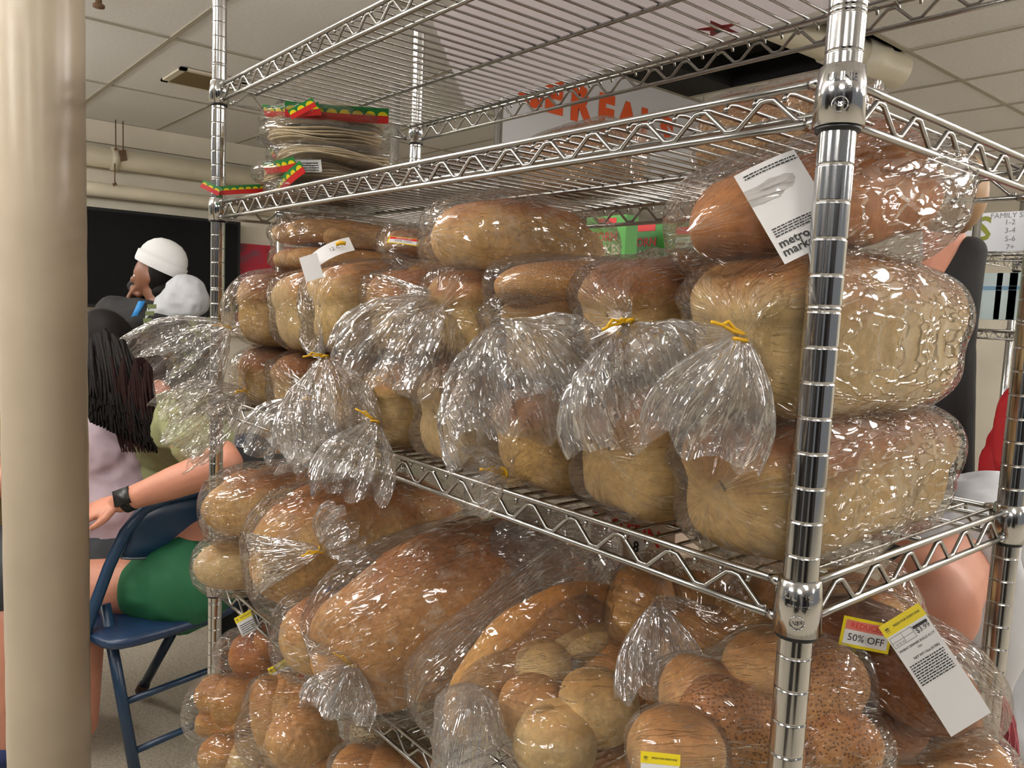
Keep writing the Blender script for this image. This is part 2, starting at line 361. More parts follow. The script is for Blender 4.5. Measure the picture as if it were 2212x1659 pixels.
        if tail is not None:
            tail = np.asarray(tail, float); dt = tail - tie; ln = np.linalg.norm(dt); dt = dt / ln
            wv = unit(np.cross(dt, -CF)) if wide is None else unit(wide); nv = unit(np.cross(wv, dt)); n2 = 30
            amp1 = rs.rand(8)
            for i in range(1, n2 + 1):
                t = i / n2
                r = .13 + tail_w * (1 - (1 - t) ** 1.9) * (1 - .12 * t ** 3)
                cc = tie + dt * ln * t + np.array([0, 0, -1]) * .12 * ln * t * t + nv * .2 * math.sin(t * 5 + ph[4]) * tail_w * .4
                cw, cn = np.cos(th), np.sin(th)
                pl = .42 * np.sin(th * 6 + ph[3] + t * 1.5) + .3 * np.sin(th * 10 + ph[5] - t * 2.2) + .22 * np.sin(th * 17 + t * 3)
                rw = r * (1 + .10 * pl); rn = r * (flat_ * (1 + .5 * math.sin(t * 4 + ph[2])) + .30 * pl)
                ring = cc + np.outer(cw * rw, wv) + np.outer(cn * rn, nv)
                edge = t ** 2 * ln * .10 * (np.sin(th * 3 + ph[1]) + .6 * np.sin(th * 7 + ph[0]))
                cr = (ridge(ring * 1.3, seed + 9) * .11 + ridge(ring * .6, seed + 11) * .16) * min(1, t * 2.5) * min(1.3, tail_w / 2.5)
                ring = ring + np.outer(edge, dt) + np.outer(cr, nv)
                rings.append(ring)
    v = np.concatenate(rings); f = gf(len(rings), nt); nv_ = len(v); v = np.concatenate([v, rings[0].mean(0)[None] - a * .02, rings[-1].mean(0)[None]])
    f += [(nv_, (j + 1) % nt, j) for j in range(nt)]
    if tie is None: f += [(nv_ + 1, (len(rings) - 1) * nt + j, (len(rings) - 1) * nt + (j + 1) % nt) for j in range(nt)]
    cen_ = np.array([r_.mean(0) for r_ in rings]); arc = np.concatenate([[0], np.cumsum(np.linalg.norm(np.diff(cen_, axis=0), axis=1))])
    tt_ = np.abs(np.linspace(-1, 1, nt, endpoint=False))      # mirrored round the bag so that the seam closes
    uv = np.concatenate([np.stack([tt_ + seed * .37, np.full(nt, arc[i])], 1) for i in range(len(rings))] + [[[0, 0]], [[0, 0]]])
    nb = len(ss) + (18 if tie is not None else 0)
    mids = [0 if (k // nt) < nb + 1 else 1 for k in range((len(rings) - 1) * nt)] + [0] * (len(f) - (len(rings) - 1) * nt)
    o = mesh('bag', v, f, [mat or M['film'], M['filmtail']], parent, mids=mids, uv=uv)
    if tie is not None and tiecol:
        m = MB(); dt = unit((np.asarray(tail) - tie) if tail is not None else -a)
        x1 = unit(np.cross(dt, (0.3, .2, 1))); y1 = np.cross(dt, x1)
        m.tube([tie + .2 * (math.cos(q) * x1 + math.sin(q) * y1) + dt * .03 * q for q in np.linspace(0, 6.3, 14)], .055, 6)
        b = unit(-CR * rs.uniform(.4, 1) + CU * rs.uniform(-.5, .7) - CF * .25)
        e0 = tie - CF * .22
        for k_ in (0, 1):
            e = unit(b + CU * (.25 * k_)); q = np.cross(e, CF)
            pts = [e0, e0 + e * .35, e0 + e * (.7 - .15 * k_) + CU * .1, e0 + e * (1.05 - .3 * k_) + CU * (.12 - .2 * k_)]
            m.tube(pts, .05, 6)
        m.build('twist_tie', M['tie'], parent)
    return o

# text --------------------------------------------------------------
_tc = {}
def text_geo(s, size, bold=False, ext=0.0):
    key = (s, round(size, 4), bold, ext)
    if key in _tc: return _tc[key]
    cu = bpy.data.curves.new('t', 'FONT'); cu.body = s; cu.size = size; cu.align_x = 'CENTER'; cu.align_y = 'CENTER'
    cu.extrude = ext; cu.offset = size * (bold if not isinstance(bold, bool) else .02) if bold else 0; cu.resolution_u = 2
    ob = bpy.data.objects.new('t', cu); COL.objects.link(ob)
    dg = bpy.context.evaluated_depsgraph_get(); me = ob.evaluated_get(dg).to_mesh()
    v = np.array([p.co[:] for p in me.vertices]) if len(me.vertices) else np.zeros((0, 3)); f = [tuple(p.vertices) for p in me.polygons]
    ob.evaluated_get(dg).to_mesh_clear(); bpy.data.objects.remove(ob); bpy.data.curves.remove(cu)
    _tc[key] = (v, f); return v, f
class Patch:
    """a paper or printed rectangle; local (s,t) in inches, bent on a cylinder about the t or s axis"""
    def __init__(s, c, r, u, bend=0., axis='s'):
        s.c = np.asarray(c, float); s.r = unit(r); s.u = unit(np.asarray(u) - np.dot(u, s.r) * s.r); s.n = np.cross(s.r, s.u); s.b = bend; s.ax = axis
    def at(s, p, h=0.):
        p = np.asarray(p, float); a, b = p[..., 0], p[..., 1]; q = a if s.ax == 's' else b
        z = -s.b * q * q + h + (p[..., 2] if p.shape[-1] > 2 else 0)
        return s.c + a[..., None] * s.r + b[..., None] * s.u + z[..., None] * s.n
    def rect(s, m, x0, y0, x1, y1, h=0., mi=0, n=10):
        if s.ax == 's': g = np.array([[(x, y, 0) for y in (y0, y1)] for x in np.linspace(x0, x1, n)])
        else: g = np.array([[(x, y, 0) for x in (x1, x0)] for y in np.linspace(y0, y1, n)])
        v = s.at(g.reshape(-1, 3), h); f = [(2 * i, 2 * i + 2, 2 * i + 3, 2 * i + 1) for i in range(n - 1)]
        m.add(v, f, mi); return s
    def text(s, m, t, x, y, size, h=.012, mi=0, bold=False, rotz=0.):
        v, f = text_geo(t, size, bold)
        if len(v) == 0: return
        c_, s_ = math.cos(rotz), math.sin(rotz)
        v = v @ np.array([[c_, s_, 0], [-s_, c_, 0], [0, 0, 1]]) + np.array([x, y, 0])
        m.add(s.at(v, h), f, mi)
    def lines(s, m, x0, y0, x1, y1, n, h=.01, mi=0, fill=.45):      # rows of unreadable small print
        dy = (y1 - y0) / n
        for i in range(n):
            x = x0
            while x < x1 - .02:
                w = random.uniform(.04, .16); e = min(x + w, x1); s.rect(m, x, y0 + dy * i, e, y0 + dy * (i + fill), h, mi, 2); x = e + .025
# ------------------------------------------------------------------ structure
XL, XR, YN, YB, CZ = -248.0, 190.0, -170.0, 262.0, 55.8
def slab(name, a, b, mat, **k):
    k.setdefault('kind', 'structure'); return MB().box(a, b).build(name, mat, smooth=False, **k)
slab('floor', (XL - 4, YN - 4, FL - 3), (XR + 4, YB + 4, FL), M['floor'])
slab('wall_left', (XL - 4, YN - 4, FL), (XL, YB + 4, CZ + 20), M['wall'])
slab('wall_back', (XL, YB, FL), (XR, YB + 4, CZ + 20), M['wall'])
# suspended ceiling: grid + tiles (48 x 24 in), one tile missing
gx = [XL] + [-200 + 48 * i for i in range(9) if -200 + 48 * i < XR] + [XR]
gy = [YN] + [-164 + 24 * i for i in range(18)] + [YB]
gy = [y for y in gy if y <= YB]
ceil = MB()
for x in gx: ceil.box((x - .5, YN, CZ - .05), (x + .5, YB, CZ + .15))
for y in gy: ceil.box((XL, y - .5, CZ - .06), (XR, y + .5, CZ + .14))
ceil.box((XL, YN, CZ + 16), (XR, YB, CZ + 17))
cobj = ceil.build('ceiling', M['grid'], kind='structure', smooth=False)
def inframe(x, y):
    for a in (-6, 0, 24, 48, 54):
        for b in (0, 12, 24):
            q = RC.T @ (np.array([x + a, y + b, CZ - 9]) - CAM)
            if q[2] < -1 and -30 < 1106 + FPX * q[0] / -q[2] < 2240 and 829.5 - FPX * q[1] / -q[2] > -10: return True
    return False
lights = {(-236, -20), (-236, -68), (-200, -44), (88, 100), (40, 124), (-104, -68), (-56, -68), (-152, -92), (40, -44), (-104, -20), (-152, -20), (-8, 76), (40, 52), (-200, 76), (40, -116), (-56, -140), (136, 28), (-152, 148), (-8, 196), (88, 148), (-104, 4)}  # lamps added out of frame to brighten the room, ceiling and left wall
lights = {q for q in lights if not inframe(*q)}
tiles = {}
HOLE = {(-104, 100)}
for i in range(len(gx) - 1):
    for j in range(len(gy) - 1):
        x0, x1, y0, y1 = gx[i], gx[i + 1], gy[j], gy[j + 1]
        if (x0, y0) in HOLE or y1 - y0 < 4: continue
        key = (round(x1 - x0, 2), round(y1 - y0, 2))
        if key not in tiles:
            w, h = key; m = MB().box((.5, .5, 0), (w - .5, h - .5, .5)); tiles[key] = mkdata('ceiling_tile', np.concatenate(m.v) * IN, m.f, M['ceil'], False)
        o = bpy.data.objects.new('ceiling_tile', tiles[key]); COL.objects.link(o); o.parent = cobj
        o.location = tuple(W((x0, y0, CZ + .12 + random.uniform(-.03, .06))) - ORG[cobj])
M['lamp'] = flat('lit diffuser', (255, 250, 244), emit=1)
M['lamp'].node_tree.nodes['Principled BSDF'].inputs['Emission Strength'].default_value = 66.0
nl = 0
for (x, y) in sorted(lights):
    nl += 1
    t = thing('ceiling_light', 'lit twin tube strip light hanging under the ceiling, outside the picture', 'light', (x + 24, y + 12, CZ - 9), 'hanging strip lights')
    MB().box((x + 2, y + 10.5, CZ - 8.2), (x + 46, y + 13.5, CZ - 7)).build('spine', M['pipe'], t, smooth=False)
    for k in (8, 16): MB().tube([(x + 3, y + k, CZ - 9), (x + 45, y + k, CZ - 9)], .75, 8).build('tube_lamp', M['lamp'], t)
    for k in (2.2, 45): MB().box((x + k, y + 6.5, CZ - 9.6), (x + k + .8, y + 17.5, CZ - 8.2)).build('lamp_holder', M['pipe'], t, smooth=False)
    for k in (8, 40): MB().tube([(x + k, y + 12, CZ - 7), (x + k, y + 12, CZ)], .1, 5).build('hanging_wire', M['wire'], t)
# painted column
col = thing('column', 'cream painted round steel column standing at the left edge', 'column', px(98, 900, 52) * [1, 1, 0] + [0, 0, FL])
cc = px(97, 829, 50); cx_, cy_ = cc[0], cc[1]; zz = np.linspace(FL, CZ + 1, 60)
rcol = 165 / 2 * 50 / FPX
MB().lathe([(rcol + .02 * math.sin(z * 1.7) + random.uniform(-.012, .012), z) for z in zz], (cx_, cy_, 0), 48).build('shaft', M['column'], col)
MB().lathe([(rcol + 1.6, FL), (rcol + 1.6, FL + .5), (rcol + .2, FL + .9)], (cx_, cy_, 0), 32).build('base_plate', M['column'], col)
m = MB()
for u_, v_, a_, b_ in ((95, 893, .14, .03), (125, 1178, .22, .02), (55, 1185, .3, .015), (100, 1190, .12, .02), (150, 830, .05, .05), (52, 820, .12, .02), (152, 1205, .1, .02)):
    p = px(u_, v_, 50 - rcol * .98); m.obox(p + CF * .06, CR * a_, CF * .04, CU * b_)
# ------------------------------------------------------------------ wire rack
def zig(a, b, dz0, dz1, pitch, r=.09):
    a, b = np.array(a, float), np.array(b, float); L = np.linalg.norm(b - a); n = max(2, int(round(L / pitch))); pts = []
    for i in range(n):
        for q, z in ((.0, dz1), (.09, dz1 + .02), (.41, dz0 - .02), (.5, dz0), (.59, dz0 - .02), (.91, dz1 + .02)):
            pts.append(a + (b - a) * ((i + q) / n) + np.array([0, 0, z]))
    pts.append(b + np.array([0, 0, dz1]))
    return pts
def collar(parent, x, y, z, stamped=False):
    m = MB(); m.lathe([(.6, -1.32), (.69, -1.3), (.66, -.3), (.6, .26), (.55, .3)], (x, y, z), 32)
    o = m.build('collar', M['chrome'], parent)
    return o
def make_rack(name, label, x0, x1, y0, y1, shelves, top, detail=True, group=None):
    t = thing(name, label, 'wire rack', ((x0 + x1) / 2, (y0 + y1) / 2, FL), group)
    for x in (x0, x1):
        for y in (y0, y1):
            prof = []; z = FL + 1.2
            if not detail: prof = [(.5, z), (.5, top)]
            if detail:   # groove every inch, the double groove every eight
                prof = [(.5, FL + 1.2)]; z = math.ceil(FL + 1.2)
                while z < top - .2:
                    for g in ([0, .14] if int(z) % 8 == 0 else [0]):
                        prof += [(.5, z + g - .06), (.5, z + g - .035), (.47, z + g - .012), (.47, z + g + .012), (.5, z + g + .035), (.5, z + g + .06)]
                    z += 1
                prof += [(.5, top - .1), (.5, top - .06), (.44, top)]
            o = MB().lathe(prof, (x, y, 0), 28 if detail else 12).build('post', M['chrome'], t)
            MB().lathe([(.55, FL + 1.2), (.6, FL + .3), (.75, FL)], (x, y, 0), 16).build('foot', M['black'], t)
    xa, xb, ya, yb = x0 + .55, x1 - .55, y0 + .55, y1 - .55
    wires = None
    for z in shelves:
        m = MB(); zr = -1.1
        for (a, b) in (((xa, y0), (xb, y0)), ((xa, y1), (xb, y1)), ((x0, ya), (x0, yb)), ((x1, ya), (x1, yb))):
            a3, b3 = np.array([a[0], a[1], z]), np.array([b[0], b[1], z]); dd = unit(b3 - a3)
            for dz, r in ((0, .125), (zr, .125)):
                n_ = 9; pts = [a3 + (b3 - a3) * i / n_ + np.array([0, 0, dz]) for i in range(n_ + 1)]
                m.tube(pts, r, 8)
            if detail: m.tube(zig(a3 + dd * .5, b3 - dd * .5, -.12 - .1, zr + .14, 2.45), .085, 6)
            else: m.tube(zig(a3, b3, -.15, zr, 4), .08, 4)
        sh = m.build('wire_shelf', M['wire'], t)
        # deck wires run front to back, tips bent down over the rail
        n = int(round((x1 - x0 - 1.2) / 1.0)); step = (x1 - x0 - 1.4) / n
        if wires is None:
            w = MB(); p0 = (x0 + .7); yy0, yy1 = y0 + .0, y1 - .0
            w.tube([(0, yy0 - .02, -.34), (0, yy0 + .02, -.2), (0, yy0 + .18, -.08), (0, yy0 + .5, -.04), (0, (y0 + y1) / 2, -.04), (0, yy1 - .5, -.04), (0, yy1 - .18, -.08), (0, yy1 - .02, -.2), (0, yy1 + .02, -.34)], .075, 6)
            wires = mkdata('deck_wire', np.concatenate(w.v) * IN, w.f, M['wire'])
        base = np.array([0, 0, 0]) - (ORG[t] / IN + np.array([0, 0, FL]))
        if detail:
            for i in range(n + 1): inst('deck_wire', wires, sh, base + np.array([x0 + .7 + step * i, 0, z]))
        else:
            m2 = MB()
            for i in range(0, n + 1): m2.box((x0 + .7 + step * i - .07, y0, z - .1), (x0 + .7 + step * i + .07, y1, z))
            m2.build('deck_wires', M['wire'], sh, kind='stuff', smooth=False)
        for yy in (y0 + 2.5, (y0 + y1) / 2 + .9, y1 - 1.1):
            MB().tube([(x0 + .5, yy, z - .22), (x1 - .5, yy, z - .22)], .12, 8).build('support_rod', M['wire'], sh)
        for x in (x0, x1):
            for y in (y0, y1):
                collar(sh, x, y, z)
                sx, sy = (1 if x == x0 else -1), (1 if y == y0 else -1)
                m3 = MB()
                for dz in (0, zr):
                    m3.tube([(x + sx * .5, y, z + dz), (x + sx * .72, y, z + dz), (x + sx * 1.0, y, z + dz)], [.2, .2, .12], 8)
                    m3.tube([(x, y + sy * .5, z + dz), (x, y + sy * .72, z + dz), (x, y + sy * 1.0, z + dz)], [.2, .2, .12], 8)
                m3.build('weld', M['chrome'], sh)
                MB().lathe([(.6, z - 1.45), (.62, z - 1.32), (.5, z - 1.3)], (x, y, 0), 24).build('collar_sleeve', M['black'], sh)
                if detail and x == x1 and y == y0 and z in (14.35, 0):
                    e = MB()      # raised lettering on the collar that faces the camera
                    ang0 = math.atan2(CAM[1] - y, CAM[0] - x)
                    def wrap(v, f, zc, r0=.66):
                        q = ang0 + v[:, 0] / r0; r = r0 + .012 + v[:, 2]
                        e.add(np.stack([x + r * np.cos(q), y + r * np.sin(q), z + zc + v[:, 1]], 1), f)
                    wrap(*text_geo('ULINE', .3, True, .02), -.12, .64); wrap(*text_geo('180W-20576', .12, True, .015), -.4, .66)
                    wrap(*text_geo('NSF', .17, True, .015), -.85, .67)
                    qs = np.linspace(0, 2 * math.pi, 25); pr = np.stack([.2 * np.cos(qs), .2 * np.sin(qs), 0 * qs], 1)
                    q = ang0 + pr[:, 0] / .67; e.tube(np.stack([x + .69 * np.cos(q), y + .69 * np.sin(q), z - .85 + pr[:, 1]], 1), .018, 5)
                    e.build('embossed_lettering', M['chrome'], sh)
    return t
rack = make_rack('wire_rack', 'chrome wire shelving rack in the foreground loaded with bagged bread', -47.7, 0, 0, 16.9, [22.65, 14.35, 0, -14.0, -26.5, -40], 30.7)
# ------------------------------------------------------------------ background things
# vent in the ceiling
v = thing('ceiling_vent', 'square white metal air vent with dark gaps in the ceiling', 'vent', (-178, 41, CZ))
m = MB(); a0, b0 = np.array([-184.5, 35.2]), np.array([-170, 50])
for q in (((a0[0], a0[1]), (b0[0], a0[1] + 1.4)), ((a0[0], b0[1] - 1.4), (b0[0], b0[1])), ((a0[0], a0[1]), (a0[0] + 1.4, b0[1])), ((b0[0] - 1.4, a0[1]), (b0[0], b0[1]))):
    m.box((q[0][0], q[0][1], CZ - .5), (q[1][0], q[1][1], CZ - .05))
m.build('frame', M['pipe'], v, smooth=False)
MB().box((a0[0] + 1.4, a0[1] + 1.4, CZ - .1), (b0[0] - 1.4, b0[1] - 1.4, CZ - .02)).build('duct', M['dark'], v, smooth=False)  # near-black plate paints the shade behind the slats
M['slat'] = flat('dusty vent slat', (120, 102, 70), rough=.7)
for i in range(7):
    x = a0[0] + 2.2 + i * 1.75
    MB().obox((x, 42.6, CZ - .35), (.55, 0, .28), (0, 5.9, 0), (.03, 0, -.06)).build('slat', M['slat'], v, smooth=False)
# pipes along the left wall
def pipe(name, label, pts, r, coup=()):
    t = thing(name, label, 'pipe', pts[0]); MB().tube(pts, r, 20).build('pipe_run', M['pipe'], t)
    for a, b in coup: MB().tube([a, b], r + .35, 20).build('coupling', M['pipe'], t)
    return t
pipe('wall_pipe', 'thicker upper white pipe running along the cream wall', [(-244.3, -140, 45.2), (-244.3, 250, 45.2)], 2.9, [((-244.3, 38.5, 45.2), (-244.3, 40.5, 45.2))])
pipe('wall_pipe', 'thinner lower white pipe running above the black screen', [(-245, -140, 36), (-245, 250, 36)], 2.1)
MB().box((XL, YN, 49.5), (XL + 2, YB, CZ)).build('trim_1', M['wall'], kind='structure', smooth=False)
M['rust'] = flat('rusty hanger metal', (110, 84, 60), rough=.7)
for i, (u_, t_, b_) in enumerate(((250, 268, 322), (266, 263, 336), (248, 358, 398))):
    p = onp(u_, t_, 0, -241.2); q = onp(u_, b_, 0, -241.2); p[2] = (CZ - 2, CZ - 2, 41.5)[i]
    t = thing('hanger_rod', ['thin rusty rod hanging left of the tag rod', 'rusty rod with a small brown tag at its end', 'short rusty rod hanging between the two wall pipes'][i], 'rod', q)
    MB().tube([(p[0], q[1], p[2] + 2), q], .17, 6).build('rod', M['rust'], t)
    MB().obox(q, (.12, 0, 0), (0, [.3, .9, .5][i], .3), (0, -.2, [.3, 1.5, .4][i])).build('tag', M['rust'], t, smooth=False)
# black screen on the wall
t = thing('wall_screen', 'large black switched-off screen on the cream wall', 'screen', (-243, 47, 2))
M['screen'] = flat('black glass', (5, 5, 8), rough=.5, spec=.2); M['bezel'] = flat('black bezel', (14, 14, 15), rough=.6)
MB().box((-245, 14, 2), (-242.5, 76.3, 30.7)).build('housing', M['bezel'], t, smooth=False)
MB().box((-242.5, 15, 3), (-242.3, 75.4, 29.8)).build('screen_glass', M['screen'], t, smooth=False)
slab('trim_2', (XL, -120, -6), (XL + 3, YB, -2.5), M['pipe'])
def painting(name, label, y0, y1, z0, z1, cols, seed):
    m_, n, l, b = new(name + ' paint'); tc = n.new('ShaderNodeTexCoord'); nz = n.new('ShaderNodeTexNoise')
    nz.inputs['Scale'].default_value = 3.2; nz.inputs['Detail'].default_value = 5; nz.inputs['Distortion'].default_value = .8
    mp = n.new('ShaderNodeMapping'); mp.inputs['Location'].default_value = (seed, seed * 2, 0)
    l.new(tc.outputs['Object'], mp.inputs[0]); l.new(mp.outputs[0], nz.inputs[0])
    cr = n.new('ShaderNodeValToRGB'); l.new(nz.outputs[0], cr.inputs[0]); l.new(cr.outputs[0], b.inputs['Base Color'])
    e = cr.color_ramp.elements; e[0].position = .3; e[0].color = srgb(cols[0]); e[1].position = .72; e[1].color = srgb(cols[-1])
    for i, c in enumerate(cols[1:-1]): q = e.new(.3 + .42 * (i + 1) / (len(cols) - 1)); q.color = srgb(c)
    t = thing(name, label, 'painting', (XL + 1, (y0 + y1) / 2, z0))
    MB().box((XL, y0, z0), (XL + 1.5, y1, z1)).build('canvas', m_, t, smooth=False)
painting('wall_painting', 'red and yellow painted canvas right of the black screen', 76.8, 120, -4, 24.3, [(70, 40, 60), (190, 30, 50), (170, 40, 70), (120, 80, 90), (226, 170, 50)], 3)
painting('wall_painting', 'green and yellow painted canvas left of the cream column', -30, 11.5, -8, 33, [(20, 60, 30), (34, 96, 44), (60, 60, 40), (150, 120, 60), (180, 150, 90)], 8)

# hanging CEREALS sign
M['board'] = flat('white sign board', (214, 214, 218), rough=.55)
M['orange'] = flat('orange lettering', (226, 84, 14), rough=.55)
sg = thing('hanging_sign', 'large white hanging sign with orange block letters', 'sign', (-100, 97, 36))
MB().box((-100.8, 68, 35.6), (-100, 131, 53.8)).build('board', M['board'], sg, smooth=False)
P = Patch((-100, 99, 46), (0, 1, 0), (0, 0, 1))
for ch, y, z in (('C', -25, .8), ('E', -19, .7), ('R', -12, .4), ('E', -5, 0), ('A', 1.2, -.3), ('L', 7.4, -.5), ('S', 13.6, -1)):
    m = MB(); P.text(m, ch, y, z, 8.8, h=.08, bold=.06); m.build('letter', M['orange'], sg, smooth=False)
for y in (74, 125): MB().tube([(-100.4, y, 53.8), (-100.4, y, CZ)], .08, 5).build('hanging_wire', M['wire'], sg)
# missing ceiling tile and the thick white pipe
sl = slab('trim_3', (-104, 100.0, CZ + 6), (-56, 124, CZ + 6.5), M['dark'])  # near-black sheet gives the opening its shade as colour
m = MB()
for a, b in (((-104, 100, CZ), (-92, 124, CZ + 6)), ((-56.5, 100, CZ), (-56, 124, CZ + 6)), ((-104, 100, CZ), (-56, 100.5, CZ + 6)), ((-104, 123.5, CZ), (-56, 124, CZ + 6))): m.box(a, b)
m.build('trim_4', M['dark'], kind='structure', smooth=False)  # sides of the opening coloured near black for shade
pa, pb = px(1790, 95, 138), px(1925, 150, 142)
d_ = unit(pb - pa); pa = pa - d_ * 34
t = pipe('ceiling_pipe', 'thick white pipe with couplings under the ceiling behind the near post', [pa, pb + d_ * 2], 3.0, [(pb - d_ * 7, pb - d_ * 2.5), (pb - d_ * 14, pb - d_ * 12.5), (pa + d_ * 5, pa + d_ * 8)])
q = pa + d_ * 2
MB().tube([q, q + (0, 0, -4), q + (1, 4, -7)], 1.6, 14).build('elbow', M['pipe'], t)
FOAM = flat('thin white plastic sheet', (240, 237, 239), rough=.7)
_b = FOAM.node_tree; _t = _b.nodes.new('ShaderNodeBsdfTranslucent'); _t.inputs[0].default_value = srgb((246, 242, 244)); _m = _b.nodes.new('ShaderNodeMixShader'); _m.inputs[0].default_value = .62
_b.links.new(_b.nodes['Principled BSDF'].outputs[0], _m.inputs[1]); _b.links.new(_t.outputs[0], _m.inputs[2]); _b.links.new(_m.outputs[0], _b.nodes['Material Output'].inputs[0])
# white board lying on the top shelf, with stars stuck beneath
bz = 22.95
c4 = [(-25.5, 3.4), (-39.5, 16.2), (-1.0, 16.2), (-1.0, 3.4)]
vv = [(x, y, z) for z in (bz, bz + .06) for x, y in c4]
mesh('white_board', vv, [(0, 3, 2, 1), (4, 5, 6, 7), (0, 1, 5, 4), (1, 2, 6, 5), (2, 3, 7, 6), (3, 0, 4, 7)], FOAM, smooth=False,
     label='large white board lying flat on the top wire shelf', cat='board')
M['starred'] = flat('red foil star', (196, 60, 66), rough=.4); M['stargreen'] = flat('dark green foil', (40, 70, 60), rough=.4)
for i, (u_, v_, s_, lab) in enumerate(((1552, 62, 1.5, 'red paper star ornament seen through the top shelf near the front post'), (1168, 205, 1.3, 'red paper ornament above the orange sign lettering'), (990, 250, 1.2, 'red paper ornament left of the orange sign lettering'))):
    p = onp(u_, v_, 2, bz - .12); t = thing('paper_star', lab, 'ornament', p)
    m = MB(); pts = []
    for k in range(10):
        r = s_ * (.9 if k % 2 == 0 else .36); q = k * math.pi / 5 + i; pts.append((p[0] + r * math.cos(q), p[1] + r * math.sin(q) * 1.0, p[2]))
    m.add(pts + [(p[0], p[1], p[2] - .12)], [(k, (k + 1) % 10, 10) for k in range(10)]); m.build('star', M['starred'], t, smooth=False)
    m = MB(); m.add([(p[0] + .25 * math.cos(k * 1.26), p[1] + .25 * math.sin(k * 1.26), p[2] - .14) for k in range(5)], [(0, 1, 2, 3, 4)]); m.build('centre', M['stargreen'], t, smooth=False)

# second rack behind, small boxes on it
rack2 = make_rack('wire_rack', 'second chrome wire rack standing behind the loaded one', -92, -63, 24, 38, [19, 6.8, -8, -22], 30.7, detail=False)
cols = [(84, 170, 60), (30, 32, 36), (150, 190, 90), (96, 176, 66), (30, 60, 50)]
labs = ['small bright green box with a brown picture on the rack behind', 'small black carton on the rack behind', 'small pale green carton on the rack behind', 'small leaf green carton on the rack behind', 'small dark green carton on the rack behind']
for i, (u_, c_) in enumerate(zip((868, 900, 925, 948, 842), cols)):
    p = px(u_, 512, 80); t = thing('small_box', labs[i], 'box', (p[0], p[1], 6.9), 'small cartons on the rack behind')
    mt = flat('carton %d' % i, c_, rough=.5); a = 1.15
    top = p[2] + .6
    MB().box((p[0] - a, p[1] - .5, 6.9), (p[0] + a, p[1] + 1.5, top)).build('carton', mt, t, smooth=False)
    Pp = Patch((p[0], p[1] - .52, top - .8), (1, 0, 0), (0, 0, 1)); m = MB(); Pp.rect(m, -.5, -.4, .5, .4, .01); m.build('printed_picture', flat('print %d' % i, (150, 90, 60)), t)
# third rack with cereal boxes
rack3 = make_rack('wire_rack', 'far wire rack holding the green cereal boxes', -98, -44, 62, 80, [26, 7.75, -12, -30], 30, detail=False)
GREEN = flat('green cereal carton', (72, 150, 56), rough=.4); GREEND = flat('deep green cereal carton', (46, 124, 38), rough=.4)
ZS = 7.8
M['cream'] = flat('cream lettering', (232, 222, 190)); M['mint'] = flat('mint back panel', (196, 216, 190), rough=.5)
def cereal(u_, v_, depth, w_, h_, mat, label, back=False):
    p = px(u_, v_, depth); h_ = p[2] - ZS; x0 = p[0]; t = thing('cereal_box', label, 'cereal box', (x0 + w_ / 2, p[1] + 1.2, p[2] - h_))
    MB().box((x0, p[1], p[2] - h_), (x0 + w_, p[1] + 2.4, p[2])).build('carton', mat, t, smooth=False)
    P = Patch((x0 + w_ / 2, p[1] - .02, p[2] - h_ / 2), (1, 0, 0), (0, 0, 1))
    if back:
        m = MB(); P.rect(m, -w_ * .42, -h_ * .45, w_ * .42, h_ * .33, .01, 0, 2); m.build('back_panel', M['mint'], t)
        m = MB(); P.lines(m, -w_ * .36, -h_ * .2, w_ * .3, h_ * .3, 9, .03); m.build('small_print', M['greyink'], t)
        m = MB(); P.rect(m, -w_ * .4, h_ * .36, w_ * .1, h_ * .44, .02, 0, 2); m.build('red_logo', M['red'], t); return
    m = MB(); P.rect(m, -w_ * .2, h_ * .40, w_ * .26, h_ * .475, .02, 0, 2); m.build('red_logo', M['red'], t)
    m = MB(); P.text(m, 'CORN', -.2, h_ * .275, 1.75, .05, bold=True); m.build('lettering_top', M['red'], t, smooth=False)
    m = MB(); P.text(m, 'FLAKES', 0, h_ * .135, 1.85, .05, bold=True); m.build('lettering_bottom', M['cream'], t, smooth=False)
    m = MB(); P.rect(m, -w_ * .1, -h_ * .35, w_ * .35, -h_ * .02, .02, 0, 2); m.build('bowl_picture', M['mint'], t)
cereal(1268, 470, 113, 7.6, 11.5, GREEN, 'green corn flakes box at the left of the three')
cereal(1352, 483, 118, 7.6, 11.5, GREEND, 'green corn flakes box in the middle of the three')
cereal(1452, 480, 124, 7.6, 11.5, GREEND, 'green cereal box with its back panel outward', True)
M['clearfilm2'] = M['film']
t = thing('shrink_wrap', 'clear crumpled plastic wrap over the green cereal boxes', 'plastic wrap', px(1440, 480, 118))
c_ = px(1420, 478, 118)
add_bag(t, c_ + (0, 4, 2.4), 5, 15, 3.0, seed=77, tie=None, mat=M['film'])
